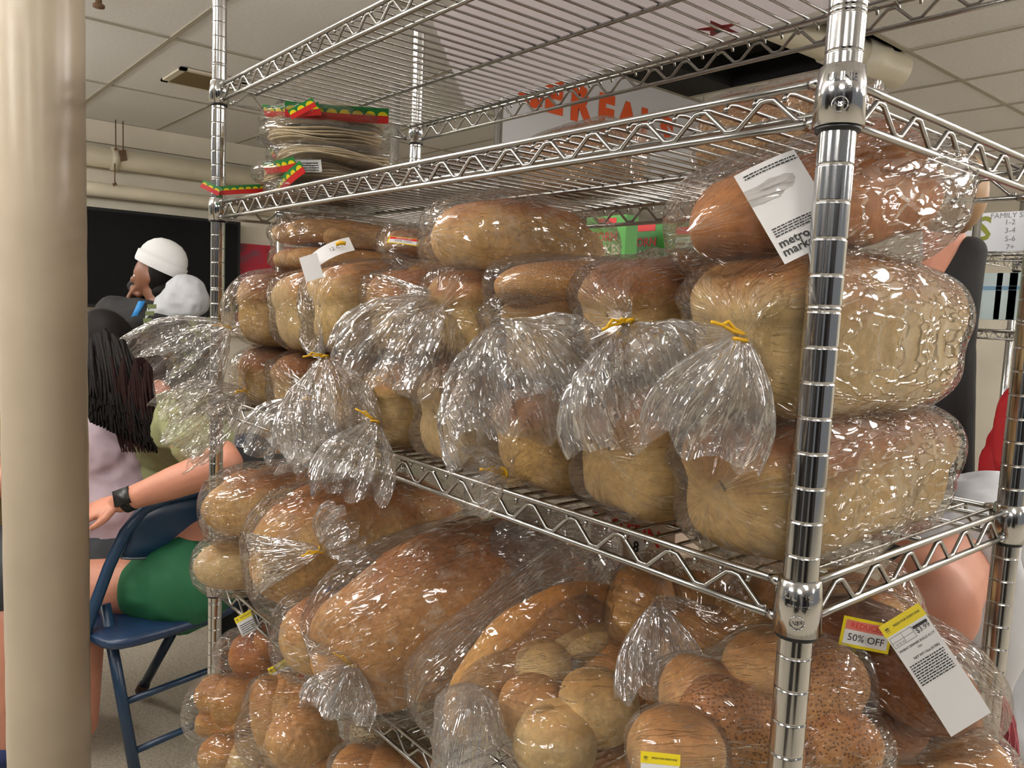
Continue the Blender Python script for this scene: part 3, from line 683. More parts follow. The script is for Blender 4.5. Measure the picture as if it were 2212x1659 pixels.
# sign at the right
sg = thing('family_size_sign', 'white sign with green letters and a family size table at the right edge', 'sign', px(2150, 548, 110))
pc = px(2115, 500, 110); M['olive'] = flat('olive lettering', (134, 140, 40)); M['whitesign'] = flat('white printed sign', (226, 228, 236), rough=.4)
P = Patch(pc, (1, 0, 0), (0, 0, 1)); r_ = unit(np.array([1, 0, 0])); 
sx = 1 / (FPX / 110 * abs(np.dot(r_, CR)))    # inches of sign per pixel across
def sp(u_, v_): q = onp(u_, v_, 1, pc[1]) - pc; return q[0], q[2]
x0, z0 = sp(1985, 552); x1, z1 = sp(2235, 454)
MB().box((pc[0] + x0, pc[1] + .02, pc[2] + z0), (pc[0] + x1, pc[1] + .4, pc[2] + z1)).build('sign_panel', M['whitesign'], sg, smooth=False)
for ch, u_ in (('T', 1915), ('A', 1953), ('B', 1990), ('L', 2025), ('E', 2082), ('S', 2124)):
    if u_ < 2000: continue
    x, z = sp(u_, 497); m = MB(); P.text(m, ch, x, z, 4.6, .03, bold=True); m.build('letter', M['olive'], sg, smooth=False)
m = MB(); x, z = sp(2187, 465); P.text(m, 'FAMILY SIZE', x, z, 1.0, .03)
for k, tx in enumerate(('1-2', '3-4', '5-6', '7+')): x, z = sp(2182, 480 + 18 * k); P.text(m, tx, x, z, 1.0, .03)
m.build('size_table', M['greyink'], sg, smooth=False)
rack4 = make_rack('wire_rack', 'far wire rack under the family size sign at right', -30, 8, 92, 108, [sp(2150, 556)[1] + pc[2], sp(2150, 650)[1] + pc[2] - 4, -20], 26, detail=False)
for i, (u_, c_) in enumerate(((2140, (196, 214, 216)), (2172, (206, 222, 222)), (2200, (196, 214, 216)))):
    p = onp(u_, 640, 1, 93); t = thing('carton', ['pale blue carton with an orange dot on the far right rack', 'pale blue carton beside the rack post on the far right rack', 'pale blue carton at the right edge on the far rack'][i], 'carton', p)
    MB().box((p[0] - 1.2, 93, p[2] - 3), (p[0] + 1.2, 96, p[2] + 3)).build('body', flat('blue carton %d' % i, c_), t, smooth=False)
    MB().box((p[0] - 1.2, 92.95, p[2] + .8), (p[0] + 1.2, 93, p[2] + 1.3)).build('stripe', flat('blue stripe %d' % i, (120, 160, 190)), t, smooth=False)

# ------------------------------------------------------------------ people
def skin_mesh(joints, edges, mat, name, parent, sub=2, extra=None, voxel=None, label=None, noise=0):
    """joints: {name: (pos inches, radius or (rx, ry))} grown into one surface"""
    org = ORG[parent]; mb = MB()
    def rad(k): r = joints[k][1]; return np.array(r if isinstance(r, (tuple, list)) else (r, r), float)
    for ka, kb in edges:      # tapering rounded limbs; the remesh below fuses them into one skin
        A, B = np.asarray(joints[ka][0], float), np.asarray(joints[kb][0], float); ra, rb = rad(ka), rad(kb); d = unit(B - A)
        if A is B or np.linalg.norm(B - A) < 1e-3: continue
        w = R_ - d * np.dot(R_, d)
        if np.linalg.norm(w) < .5: w = U_ - d * np.dot(U_, d); ra, rb = ra[::-1], rb[::-1]
        w = unit(w); n2 = np.cross(d, w); rings = []
        for x in np.sin(np.linspace(-math.pi / 2 * .99, 0, 6)): rings.append((A + d * x * ra.mean(), ra * math.sqrt(1 - x * x)))
        for x in (.25, .5, .75): rings.append((A + (B - A) * x, ra + (rb - ra) * x))
        for x in np.sin(np.linspace(0, math.pi / 2 * .99, 6)): rings.append((B + d * x * rb.mean(), rb * math.sqrt(1 - x * x)))
        q = np.linspace(0, 2 * math.pi, 22, endpoint=False)
        v_ = np.concatenate([c_ + np.outer(np.cos(q) * r_[0], w) + np.outer(np.sin(q) * r_[1], n2) for c_, r_ in rings])
        mb.add(v_, gf(len(rings), 22) + [tuple(range(21, -1, -1)), tuple((len(rings) - 1) * 22 + j for j in range(22))])
    for v_, f_ in (extra or []): mb.add(np.array(v_), f_)
    voxel = voxel or .32
    ev = mkdata(name, W(np.concatenate(mb.v)) - org, mb.f, mat)
    ev.materials.clear(); ev.materials.append(mat); ev.name = name
    o = bpy.data.objects.new(name, ev); COL.objects.link(o)
    if voxel:
        r = o.modifiers.new('r', 'REMESH'); r.mode = 'VOXEL'; r.voxel_size = voxel * IN; r.use_smooth_shade = True
        sm = o.modifiers.new('m', 'SMOOTH'); sm.iterations = 5; sm.factor = .6
        dg = bpy.context.evaluated_depsgraph_get(); e2 = bpy.data.meshes.new_from_object(o.evaluated_get(dg))
        o.modifiers.clear(); o.data = e2; e2.materials.clear(); e2.materials.append(mat)
    if voxel:      # drop stray inner shells, keep the one body
        n_ = len(o.data.vertices); ev_ = np.empty(len(o.data.edges) * 2, int); o.data.edges.foreach_get('vertices', ev_); ev_ = ev_.reshape(-1, 2); lab = np.arange(n_)
        for _ in range(400):
            m_ = np.minimum(lab[ev_[:, 0]], lab[ev_[:, 1]]); l2 = lab.copy(); np.minimum.at(l2, ev_[:, 0], m_); np.minimum.at(l2, ev_[:, 1], m_); l2 = l2[l2]
            if (l2 == lab).all(): break
            lab = l2
        big = np.bincount(lab).argmax(); import bmesh
        bm = bmesh.new(); bm.from_mesh(o.data); bm.verts.ensure_lookup_table(); bmesh.ops.delete(bm, geom=[bm.verts[i] for i in np.nonzero(lab != big)[0]], context='VERTS'); bm.to_mesh(o.data); bm.free()
    if noise:
        n_ = len(o.data.vertices); c_ = np.empty(n_ * 3); o.data.vertices.foreach_get('co', c_); c_ = c_.reshape(-1, 3); nn = np.empty(n_ * 3); o.data.vertices.foreach_get('normal', nn)
        c_ += nn.reshape(-1, 3) * (ridge(c_ / IN * .28, 3)[:, None] * noise + ridge(c_ / IN * .6, 5)[:, None] * noise * .4) * IN
        o.data.vertices.foreach_set('co', c_.ravel())
    o.data.polygons.foreach_set('use_smooth', [True] * len(o.data.polygons))
    o.parent = parent; ORG[o] = org
    if label: o['label'] = label
    return o
def ell(c, ax, ay, az, n=20, m=24, fn=None):
    c = np.asarray(c, float); v = []
    for i in range(n):
        p = math.pi * (i + .02) / (n - .96)
        for j in range(m):
            q = 2 * math.pi * j / m; d = np.array([math.sin(p) * math.cos(q), math.sin(p) * math.sin(q), math.cos(p)])
            if fn: d = fn(d)
            v.append(c + d[0] * np.asarray(ax) + d[1] * np.asarray(ay) + d[2] * np.asarray(az))
    return v, gf(n, m) + [tuple(range(m - 1, -1, -1)), tuple((n - 1) * m + j for j in range(m))]
def head_geo(c, f, up, k=1.0):
    """head about 9 in tall; f = facing direction"""
    f = unit(f); s = unit(np.cross(up, f)); u = unit(np.cross(f, s)); H = 4.5 * k
    def fn(d):
        x, y, z = d; w = 1 - .28 * max(0, -z) ** 1.5
        x2 = x * (1.0 if x > 0 else 1.02) * (1 - .1 * max(0, -z)); 
        if x < 0 and z < -.2: x2 *= 1 - .5 * min(1, (-z - .2) * 1.4)
        return (x2, y * w, z)
    parts = [ell(c, f * 3.7 * k, s * 2.95 * k, u * H, 26, 32, fn)]
    parts.append(ell(c + f * 3.75 * k - u * .75 * k, f * .75 * k, s * .55 * k, u * .8 * k, 8, 10))          # nose
    parts.append(ell(c + f * 3.35 * k - u * .1 * k, f * .5 * k, s * .35 * k, u * 1.1 * k, 8, 10))
    parts.append(ell(c + f * 3.15 * k - u * 2.15 * k, f * .55 * k, s * 1.05 * k, u * .3 * k, 8, 10))       # lips
    parts.append(ell(c + f * 3.05 * k - u * 2.65 * k, f * .55 * k, s * .9 * k, u * .28 * k, 8, 10))
    parts.append(ell(c + f * 2.7 * k - u * 3.7 * k, f * .8 * k, s * .9 * k, u * .6 * k, 8, 10))            # chin
    parts.append(ell(c + f * 3.1 * k + u * .9 * k, f * .5 * k, s * 1.9 * k, u * .35 * k, 8, 12))           # brow
    for q in (-1, 1): parts.append(ell(c + s * q * 3.0 * k - u * .3 * k - f * .2 * k, f * .65 * k, s * .3 * k, u * 1.1 * k, 8, 10))
    return parts, (f, s, u)
def eyes(parent, c, fr, k=1.0):
    f, s, u = fr; W_ = flat('eye white', (225, 220, 212), rough=.3); B_ = flat('dark iris', (30, 20, 14), rough=.2)
    for q in (-1, 1):
        e = c + s * q * 1.25 * k + f * 2.95 * k + u * .05 * k
        v_, f_ = ell(e, f * .45, s * .5, u * .32, 8, 10); mesh('eye', v_, f_, W_, parent)
        v_, f_ = ell(e + f * .3, f * .2, s * .2, u * .2, 6, 8); mesh('iris', v_, f_, B_, parent)
def hand_geo(wrist, d, palmn, k=1.0, curl=.5, thumb=1):
    """palm and five fingers as tapering tubes rooted in the palm"""
    d = unit(d); n = unit(np.asarray(palmn) - np.dot(palmn, d) * d); s = np.cross(d, n) * thumb; parts = []
    w = np.asarray(wrist, float)
    parts.append(ell(w + d * 1.75 * k, d * 2.0 * k, s * 1.55 * k, n * .55 * k, 12, 16))
    for i, (off, ln) in enumerate(((1.15, 2.7), (.4, 3.0), (-.35, 2.8), (-1.05, 2.2))):
        p = w + d * 3.0 * k + s * off * k; pts = [p - d * .9 * k]; r = [.42 * k]; a = .12 + curl * .3
        for j, l_ in enumerate((.45, .32, .23)):
            dd = d * math.cos(a) + n * math.sin(a); dd = unit(dd + s * off * .06)
            pts.append(pts[-1] + dd * l_ * ln * k + (d * .9 * k if j == 0 else 0)); r.append((.37, .33, .26)[j] * k); a += curl * .75 + .08 * i * curl
        m_ = MB().tube(pts, r, 10); parts.append((np.concatenate(m_.v), m_.f)); parts.append(ell(pts[-1], d * .27 * k, s * .27 * k, n * .27 * k, 6, 8))
    p = w + d * .8 * k + s * 1.1 * k
    pts = [p, p + (s * .7 + d * .5) * k + n * .2 * k, p + (s * 1.15 + d * 1.4) * k + n * .45 * k, p + (s * 1.2 + d * 2.3) * k + n * .7 * k]
    m_ = MB().tube(pts, [.5 * k, .45 * k, .38 * k, .28 * k], 10); parts.append((np.concatenate(m_.v), m_.f))
    return parts
SKA = flat('light skin', (206, 150, 122), rough=.5, noise=.03, scale=30); SKB = flat('brown skin', (120, 78, 56), rough=.5)
SKC = flat('rosy skin', (190, 130, 106), rough=.5, noise=.03, scale=20); HAIR = flat('near black hair', (13, 9, 8), rough=.6, spec=.1)
HAIRR = flat('dark brown hair', (34, 18, 16), rough=.6, spec=.1); HAIRL = flat('light brown hair', (150, 118, 84), rough=.5)
LILAC = flat('lilac cotton', (196, 176, 186), rough=.85, noise=.03, scale=25); OLIVE = flat('pale olive cotton', (134, 136, 96), rough=.85, noise=.04, scale=25)
GRSH = flat('green shorts', (14, 84, 50), rough=.75); BLK = flat('black cloth', (20, 20, 22), rough=.85); WHT = flat('white knit', (226, 226, 226), rough=.9, bump=.2, scale=200)
GREY = flat('light grey cloth', (190, 192, 196), rough=.8, noise=.04, scale=20); DGREY = flat('charcoal cloth', (52, 56, 60), rough=.85)
def hair_strands(parent, name, roots, tips, mat, r=.16, n=60, bulge=None):
    m = MB()
    for i in range(n):
        a = roots(i / n); b = tips(i / n); mid = (a + b) / 2 + (bulge if bulge is not None else 0) + np.random.RandomState(i).randn(3) * .35
        t_ = np.linspace(0, 1, 9)[:, None]; p = (1 - t_) ** 2 * a + 2 * t_ * (1 - t_) * mid + t_ ** 2 * b
        m.tube(p, np.linspace(r, r * .35, 9), 5, cap=False)
    return m.build(name, mat, parent, kind='stuff')

R_, U_, F_ = unit(CR * [1, 1, 0]), np.array([0, 0, 1.]), unit(CF * [1, 1, 0])
# -- seated woman in lilac, long dark hair, seen from behind
D2 = 97
t2 = thing('person', 'seated person in a lilac top with long dark hair, beside the cream column', 'person', px(240, 1200, D2) * [1, 1, 0] + [0, 0, FL])
hd = px(212, 765, D2); sh = px(222, 905, D2); wa = px(215, 1100, D2 - 1); hip = px(235, 1190, D2)
fc = unit(-R_ * .75 + F_ * .5)
hp, fr = head_geo(hd, fc, (0, 0, 1), 1.0)
j = {'hip': (hip, (6.2, 5)), 'wa': (wa, (5.6, 4.4)), 'chest': (sh + (0, 0, -3.2), (6.4, 4.8)), 'neck': (sh + (0, 0, 2.6), 2.3), 'hd': (hd - U_ * 3, 2.2),
     'shL': (sh + R_ * 5.5 - F_ * 1 + (0, 0, -1), 2.5), 'elL': (sh + R_ * 6 + F_ * 3 + (0, 0, -11), 1.8), 'wrL': (sh - R_ * 3 + F_ * 7 + (0, 0, -13), 1.2),
     'shR': (sh - R_ * 6.5 + F_ * 1 + (0, 0, -1), 2.5), 'elR': (sh - R_ * 9 + F_ * 2 + (0, 0, -11), 1.8), 'wrR': (sh - R_ * 14 + F_ * 2 + (0, 0, -12), 1.2),
     'knL': (hip - R_ * 15 + F_ * 3 + (0, 0, 1), 3.2), 'ftL': (hip - R_ * 15 + F_ * 3 + (0, 0, -16), 2), 'knR': (hip - R_ * 14 - F_ * 4 + (0, 0, 1), 3.2), 'ftR': (hip - R_ * 14 - F_ * 4 + (0, 0, -16), 2)}
ed = [('hip', 'wa'), ('wa', 'chest'), ('chest', 'neck'), ('neck', 'hd'), ('chest', 'shL'), ('shL', 'elL'), ('elL', 'wrL'), ('chest', 'shR'), ('shR', 'elR'), ('elR', 'wrR'), ('hip', 'knL'), ('knL', 'ftL'), ('hip', 'knR'), ('knR', 'ftR')]
skin_mesh(j, ed, SKA, 'body', t2, 2, hp + hand_geo(j['wrR'][0], -R_, (0, 0, -1), .9) + hand_geo(j['wrL'][0], -R_, (0, 0, -1), .9), .28)
eyes(t2, hd, fr)
g = {k: (j[k][0], tuple(np.array(j[k][1]) + .35) if isinstance(j[k][1], tuple) else j[k][1] + .45) for k in ('hip', 'wa', 'chest', 'shL', 'shR')}
g['chest'] = (j['chest'][0], (7.4, 5.6)); g['wa'] = (wa, (6.6, 5.2)); g['hip'] = (hip + U_ * 1.5, (6.4, 5.4))
g['slL'] = (j['shL'][0] * .55 + j['elL'][0] * .45, 2.5); g['slR'] = (j['shR'][0] * .55 + j['elR'][0] * .45, 2.5)
skin_mesh(g, [('wa', 'hip'), ('wa', 'chest'), ('chest', 'shL'), ('shL', 'slL'), ('chest', 'shR'), ('shR', 'slR')], LILAC, 'shirt', t2, 3, noise=.35)
skin_mesh({'a': (hip, (7.0, 5.6)), 'b': (j['knL'][0], 3.8), 'c': (j['knR'][0], 3.8)}, [('a', 'b'), ('a', 'c')], DGREY, 'trousers', t2, 2, noise=.2)
hv, hf = ell(hd + (0, 0, .6) - fc * .8, fc * 4.3, np.cross((0, 0, 1), fc) * 3.9, U_ * 5.0, 24, 30, lambda d: (d[0] * (1 if d[0] < .3 else .72), d[1], d[2]))
mesh('hair', np.array(hv), hf, HAIR, t2)
sd = fr[1]
back = hd - fc * 2.0
hair_strands(t2, 'long_hair', lambda q: px(185 + (q * 97 % 1) * 95, 712 + 60 * (q * 31 % 1) + 50 * abs((q * 97 % 1) - .4), D2 - 4.6), lambda q: px(190 + (q * 97 % 1) * 150, 880 + 30 * math.sin(q * 90) + 70 * (q * 97 % 1), D2 - 7.8 - (q * 13 % 1)), HAIR, .34, 330, bulge=R_ * 1.2 - F_ * 1.6)
hair_strands(t2, 'hair_ends', lambda q: px(240 + (q * 61 % 1) * 80, 770 + 120 * (q * 37 % 1), D2 - 8.2), lambda q: px(262 + (q * 61 % 1) * 76, 962 + 16 * math.sin(q * 60), D2 - 8.2), HAIRR, .17, 110)
# -- seated person in olive tee on the blue chair
D3 = 90
DA = 83
t3 = thing('person', 'seated person in an olive tee and green shorts with an arm along the blue chair', 'person', px(340, 1300, D3) * [1, 1, 0] + [0, 0, FL])
hip = px(385, 1268, D3 + 1); sh = px(365, 900, D3 + 10); hd = px(308, 800, D3 + 17); el = px(485, 1003, DA); wr = px(262, 1084, DA)
hp, fr = head_geo(hd, -R_ + F_ * .3 - U_ * .2, (0, 0, 1), .9)
kn = px(170, 1268, D3 - 2)
ARM = MB().tube([el, el * .8 + wr * .2, el * .5 + wr * .5, el * .2 + wr * .8, wr], [1.95, 1.95, 1.75, 1.35, 1.1], 16)
j = {'hip': (hip, (5.6, 5)), 'wa': (px(390, 1120, D3 + 8), (5.0, 4.4)), 'chest': (sh + (0, 0, -3), (6.0, 5)), 'neck': (px(335, 855, D3 + 13), 2.2), 'hd': (hd - U_ * 2, 2.2),
     'shL': (px(410, 905, D3 - 1), 2.6), 'elL': (el, 1.9), 'frm': (el * .45 + wr * .55, 1.62), 'wrL': (wr, 1.15), 'kn': (kn, 3.0), 'th': (kn * .5 + hip * .5, 3.3), 'ft': (kn + (0, 0, -16), 1.9), 'kn2': (px(160, 1290, D3 + 8), 3.0), 'ft2': (px(160, 1290, D3 + 8) + (0, 0, -15), 1.9)}
ed = [('hip', 'wa'), ('wa', 'chest'), ('chest', 'neck'), ('neck', 'hd'), ('chest', 'shL'), ('shL', 'elL'), ('elL', 'frm'), ('frm', 'wrL'), ('hip', 'th'), ('th', 'kn'), ('kn', 'ft'), ('hip', 'kn2'), ('kn2', 'ft2')]
skin_mesh(j, ed, SKC, 'body', t3, 2, hp + [(np.concatenate(ARM.v), ARM.f)] + hand_geo(wr, px(185, 1105, DA) - wr, CU * -1 + F_ * .6, 1.0, .55, 1), .17)
g = {'hip': (px(390, 1215, D3 + 6), (6.0, 5.4)), 'wa': (px(390, 1120, D3 + 9), (5.8, 5)), 'chest': (sh + (0, 0, -3), (6.2, 5.4)), 'shL': (px(405, 905, D3 - 1), 3.2), 'slv': (px(445, 965, DA + 2), 2.8)}
skin_mesh(g, [('wa', 'hip'), ('wa', 'chest'), ('chest', 'shL'), ('shL', 'slv')], OLIVE, 'shirt', t3, 3, noise=.35)
skin_mesh({'a': (px(390, 1262, D3 + 1), (6.2, 5.4)), 'b': (px(325, 1272, D3 - 1), 3.6), 'c': (px(315, 1270, D3 + 7), 3.7)}, [('a', 'b'), ('a', 'c')], GRSH, 'shorts', t3, 2, noise=.25)
hv, hf = ell(hd + (0, 0, .6), fr[0] * 4.0, fr[1] * 3.5, U_ * 4.5, 20, 24, lambda d: (d[0] * (1 if d[0] < .3 else .7), d[1], d[2])); mesh('hair', np.array(hv), hf, HAIRR, t3)
hair_strands(t3, 'long_hair', lambda q: hd + R_ * (q * 5 - 1) + U_ * 2 - F_ * 2, lambda q: px(300 + q * 60, 850 + 20 * math.sin(q * 9), D3 + 12), HAIRR, .34, 50)
wp = wr * .93 + el * .07; wdv = unit(el - wr); m = MB(); x1 = unit(np.cross(wdv, CF)); y1 = np.cross(wdv, x1)
tw = thing('wrist_watch', 'black smart watch on the wrist above the blue chair', 'watch', wp)
for off in np.linspace(-.42, .42, 5): m.tube([wp + wdv * off + 1.22 * (math.cos(q) * x1 + math.sin(q) * y1 * .95) for q in np.linspace(0, 6.283, 22)], .13, 6, cap=False)
m.build('strap', M['black'], tw)
fcn = unit(-CF + x1 * .35); MB().obox(wp + fcn * 1.25, wdv * .8, unit(np.cross(fcn, wdv)) * .85, fcn * .22).build('watch_case', M['black'], tw)
# -- person with white beanie
D1 = 150
t1 = thing('person', 'person in a white beanie and camouflage hoodie leaning before the black screen', 'person', px(360, 900, D1) * [1, 1, 0] + [0, 0, FL])
hd = px(331, 598, D1); fc = unit(-R_ - F_ * .15)
hp, fr = head_geo(hd, fc, (0, 0, 1), .95)
sh = px(372, 715, D1); hip = px(395, 905, D1)
j = {'hip': (hip, (6.5, 5)), 'wa': (px(385, 820, D1), (6, 5)), 'chest': (sh, (6.2, 5)), 'neck': (px(345, 645, D1), 2.3), 'hd': (hd - U_ * 2, 2.2), 'shL': (px(345, 705, D1 - 6), 2.6), 'elL': (px(325, 795, D1 - 8), 2), 'wrL': (px(290, 770, D1 - 7), 1.3),
     'shR': (px(350, 690, D1 + 6), 2.6), 'elR': (px(312, 640, D1 + 6), 1.9), 'wrR': (px(292, 622, D1 + 2), 1.2), 'kn': (px(390, 1010, D1), 3), 'ft': (px(390, 1010, D1) * [1, 1, 0] + (0, 0, FL + 2), 2)}
ed = [('hip', 'wa'), ('wa', 'chest'), ('chest', 'neck'), ('neck', 'hd'), ('chest', 'shL'), ('shL', 'elL'), ('elL', 'wrL'), ('chest', 'shR'), ('shR', 'elR'), ('elR', 'wrR'), ('hip', 'kn'), ('kn', 'ft')]
skin_mesh(j, ed, SKB, 'body', t1, 2, hp + hand_geo(px(290, 622, D1), px(272, 656, D1) - px(290, 622, D1), -R_ - F_ * .3, .95, .8), .26)
eyes(t1, hd, fr, .95)
v_, f_ = ell(hd + U_ * .2 - fc * 1.6, fc * 2.9, fr[1] * 3.5, U_ * 4.6, 20, 24); mesh('hair', np.array(v_), f_, HAIR, t1)
v_, f_ = ell(px(362, 632, D1), R_ * 3, F_ * 3, U_ * 2.6, 12, 16); mesh('hair_bun', np.array(v_), f_, HAIR, t1)
ax_ = unit(px(372, 516, D1) - px(345, 572, D1)); sd = unit(-R_ * .86 + U_ * .28 + 0 * F_); sd = unit(sd - ax_ * np.dot(sd, ax_)); nn = np.cross(ax_, sd); m = MB(); base = px(345, 578, D1); rg = []
for t_, r in ((-.4, 4.62), (0, 4.8), (.9, 4.85), (1.7, 4.85), (1.75, 4.55), (2.6, 4.4), (3.6, 3.95), (4.6, 3.1), (5.3, 2.0), (5.6, .6), (5.62, .05)):
    q = np.linspace(0, 2 * math.pi, 32, endpoint=False); rg.append(base + ax_ * t_ + np.outer(np.cos(q) * r, sd) + np.outer(np.sin(q) * r * .82, nn))
m.add(np.concatenate(rg), gf(len(rg), 32)); m.build('beanie', WHT, t1)
CAMO = flat('olive camouflage', (60, 66, 36), rough=.85)
_n = CAMO.node_tree; _nz = _n.nodes.new('ShaderNodeTexNoise'); _nz.inputs['Scale'].default_value = 16; _nz.inputs['Distortion'].default_value = 1.2; _cr = _n.nodes.new('ShaderNodeValToRGB'); _cr.color_ramp.interpolation = 'CONSTANT'
_cr.color_ramp.elements[0].color = srgb((12, 13, 12)); _cr.color_ramp.elements[1].position = .55; _cr.color_ramp.elements[1].color = srgb((98, 104, 58)); _txc = _n.nodes.new('ShaderNodeTexCoord')
_n.links.new(_txc.outputs['Object'], _nz.inputs[0]); _n.links.new(_nz.outputs[0], _cr.inputs[0]); _n.links.new(_cr.outputs[0], _n.nodes['Principled BSDF'].inputs['Base Color'])
g = {'hip': (hip, (7.2, 5.6)), 'wa': (px(378, 830, D1 - 1), (8, 5.8)), 'chest': (px(382, 745, D1), (7.6, 6)), 'shL': (px(355, 715, D1 - 6), 3.6), 'elL': (px(325, 795, D1 - 8), 3), 'shR': (px(350, 695, D1 + 6), 3), 'elR': (px(312, 640, D1 + 6), 2.6), 'wr': (px(298, 618, D1 + 3), 1.9)}
skin_mesh(g, [('wa', 'hip'), ('wa', 'chest'), ('chest', 'shL'), ('shL', 'elL'), ('chest', 'shR'), ('shR', 'elR'), ('elR', 'wr')], BLK, 'jacket', t1, 2, noise=.3)
skin_mesh({'a': (px(412, 700, D1 - 2), (4.6, 4.6)), 'b': (px(428, 745, D1 - 2), (4.4, 5)), 'c': (px(400, 780, D1 - 4), (4.4, 4))}, [('a', 'b'), ('b', 'c')], CAMO, 'camouflage_panel', t1, 2, noise=.3)
skin_mesh({'a': (px(343, 682, D1 - 5), (3.0, 1.8)), 'b': (px(372, 672, D1 - 5), (3.2, 3)), 'c': (px(400, 640, D1 - 5), (3.6, 3.6)), 'd': (px(412, 655, D1 - 5), (3.0, 3.2))}, [('a', 'b'), ('b', 'c'), ('c', 'd')], GREY, 'hood', t1, 3, noise=.4)
skin_mesh({'a': (px(318, 690, D1 - 4), (4.4, 3.4)), 'b': (px(250, 680, D1 - 2), 3.4), 'c': (px(240, 760, D1 - 2), (5, 4)), 'd': (px(290, 800, D1 - 5), 4.5)}, [('a', 'b'), ('b', 'c'), ('c', 'd')], BLK, 'sleeve', t1, 2, noise=.3)
m = MB(); m.tube([px(321, 658, D1 - 9), px(312, 700, D1 - 10), px(300, 745, D1 - 11)], .1, 5); m.build('zip_piping', M['paper'], t1)
MB().obox(px(297, 672, D1 - 8), CR * .5, CF * .3, CU * 1.8 + CR * .8).build('blue_lanyard', flat('blue lanyard', (40, 130, 200)), t1)
CAMS = flat('sleeve stripe green', (92, 100, 60), rough=.8)
for k in range(5): MB().obox(px(328 - 4.5 * k, 662 + 15 * k, D1 - 10.5), CR * .75, CF * .1, CU * .38).build('sleeve_patch', CAMS, t1, smooth=False)
# -- person at the far left edge, mostly hidden by the column
D4 = 92
t4 = thing('person', 'person in a blue grey cap and blue mask half hidden left of the column', 'person', px(-25, 1200, D4) * [1, 1, 0] + [0, 0, FL])
hd = px(-22, 800, D4); hp, fr = head_geo(hd, R_ * .6 + F_ * .7, (0, 0, 1), 1)
j = {'hip': (px(-60, 1200, D4), (6, 5)), 'wa': (px(-55, 1080, D4), (5.6, 5)), 'chest': (px(-50, 960, D4), (6, 5)), 'neck': (px(-30, 880, D4), 2.3), 'hd': (hd - U_ * 2, 2.2), 'sh': (px(-20, 940, D4 - 5), 2.4), 'el': (px(-30, 1050, D4 - 9), 1.8), 'wr': (px(25, 1035, D4 - 8), 1.3),
     'kn': (px(15, 1340, D4 - 6), 3.6), 'ft': (px(0, 1600, D4 - 8), 2.2)}
skin_mesh(j, [('hip', 'wa'), ('wa', 'chest'), ('chest', 'neck'), ('neck', 'hd'), ('chest', 'sh'), ('sh', 'el'), ('el', 'wr'), ('hip', 'kn'), ('kn', 'ft')], SKC, 'body', t4, 2, hp + hand_geo(px(25, 1035, D4 - 8), R_, (0, 0, -1), .9), .28)
v_, f_ = ell(hd + U_ * 2.4, fr[0] * 4.1, fr[1] * 3.7, U_ * 3.6); mesh('cap', np.array(v_), f_, flat('blue grey knit', (96, 98, 128), rough=.9), t4)
v_, f_ = ell(px(-8, 820, D4 - 1), R_ * 1.6, F_ * 2.4, U_ * 2.4); mesh('face_mask', np.array(v_), f_, flat('blue mask', (58, 138, 214), rough=.7), t4)
skin_mesh({'a': (px(-50, 965, D4), (6.6, 5.6)), 'b': (px(-55, 1180, D4), (6.6, 5.6)), 'c': (px(-12, 960, D4 - 6), 3)}, [('a', 'b'), ('a', 'c')], flat('tan shirt', (124, 106, 70), rough=.85), 'shirt', t4, 2)
skin_mesh({'a': (px(-60, 1210, D4), (6.6, 5)), 'b': (px(10, 1240, D4 - 6), (4.2, 4.8))}, [('a', 'b')], DGREY, 'shorts', t4, 2)
v_, f_ = ell(px(0, 1625, D4 - 8), R_ * 2.2, F_ * 4.5, U_ * 1.7); mesh('shoe', np.array(v_), f_, flat('navy shoe', (24, 40, 84), rough=.7), t4)
# -- person behind the right end: bare bent arm, pale grey top
D5 = 52
UA = MB().tube([px(2075, 1225, 58), px(2050, 1240, 50), px(2010, 1290, 41), px(1930, 1340, 46), px(1850, 1340, 52)], [2.6, 2.4, 2.4, 1.9, 1.3], 16)
t5 = thing('person', 'person in a pale grey top behind the right end of the rack, elbow forward', 'person', px(2120, 1300, D5 + 4) * [1, 1, 0] + [0, 0, FL])
hd = px(1900, 1030, 62); hp, fr = head_geo(hd, F_ * .8 - R_ * .5, (0, 0, 1), .9)
j = {'hip': (px(2120, 1600, 60), (5.4, 4.6)), 'wa': (px(2115, 1420, 60), (4.6, 4.2)), 'chest': (px(2095, 1260, 60), (5, 4.4)), 'neck': (px(2010, 1130, 60), 2.1), 'hd': (hd - U_ * 3, 2.1),
     'sh': (px(2060, 1225, 54), 2.2), 'el': (px(2004, 1290, 41), 2.3), 'fa': (px(1930, 1340, 45), 1.9), 'wr': (px(1850, 1340, 52), 1.3), 'kn': (px(1950, 1620, 54), 3), 'ft': (px(1950, 1620, 54) * [1, 1, 0] + (0, 0, FL + 1), 2)}
skin_mesh(j, [('hip', 'wa'), ('wa', 'chest'), ('chest', 'neck'), ('neck', 'hd'), ('chest', 'sh'), ('sh', 'el'), ('el', 'fa'), ('fa', 'wr'), ('hip', 'kn'), ('kn', 'ft')], SKC, 'body', t5, 2, hp + [ell(px(2004, 1305, 41), CR * 2.5, CF * 2.4, CU * 2.8, 18, 22), (np.concatenate(UA.v), UA.f)] + hand_geo(px(1850, 1340, 52), -R_, (0, 0, -1), .9), .22)
skin_mesh({'a': (px(2135, 1190, 57), (4.4, 4.2)), 'b': (px(2140, 1420, 57), (4.0, 4.4)), 'd': (px(2115, 1130, 59), (3.6, 3.6)), 'e': (px(2142, 1540, 57), (3.6, 4.2))}, [('a', 'b'), ('a', 'd'), ('b', 'e')], GREY, 'shirt', t5, 3, noise=.5)
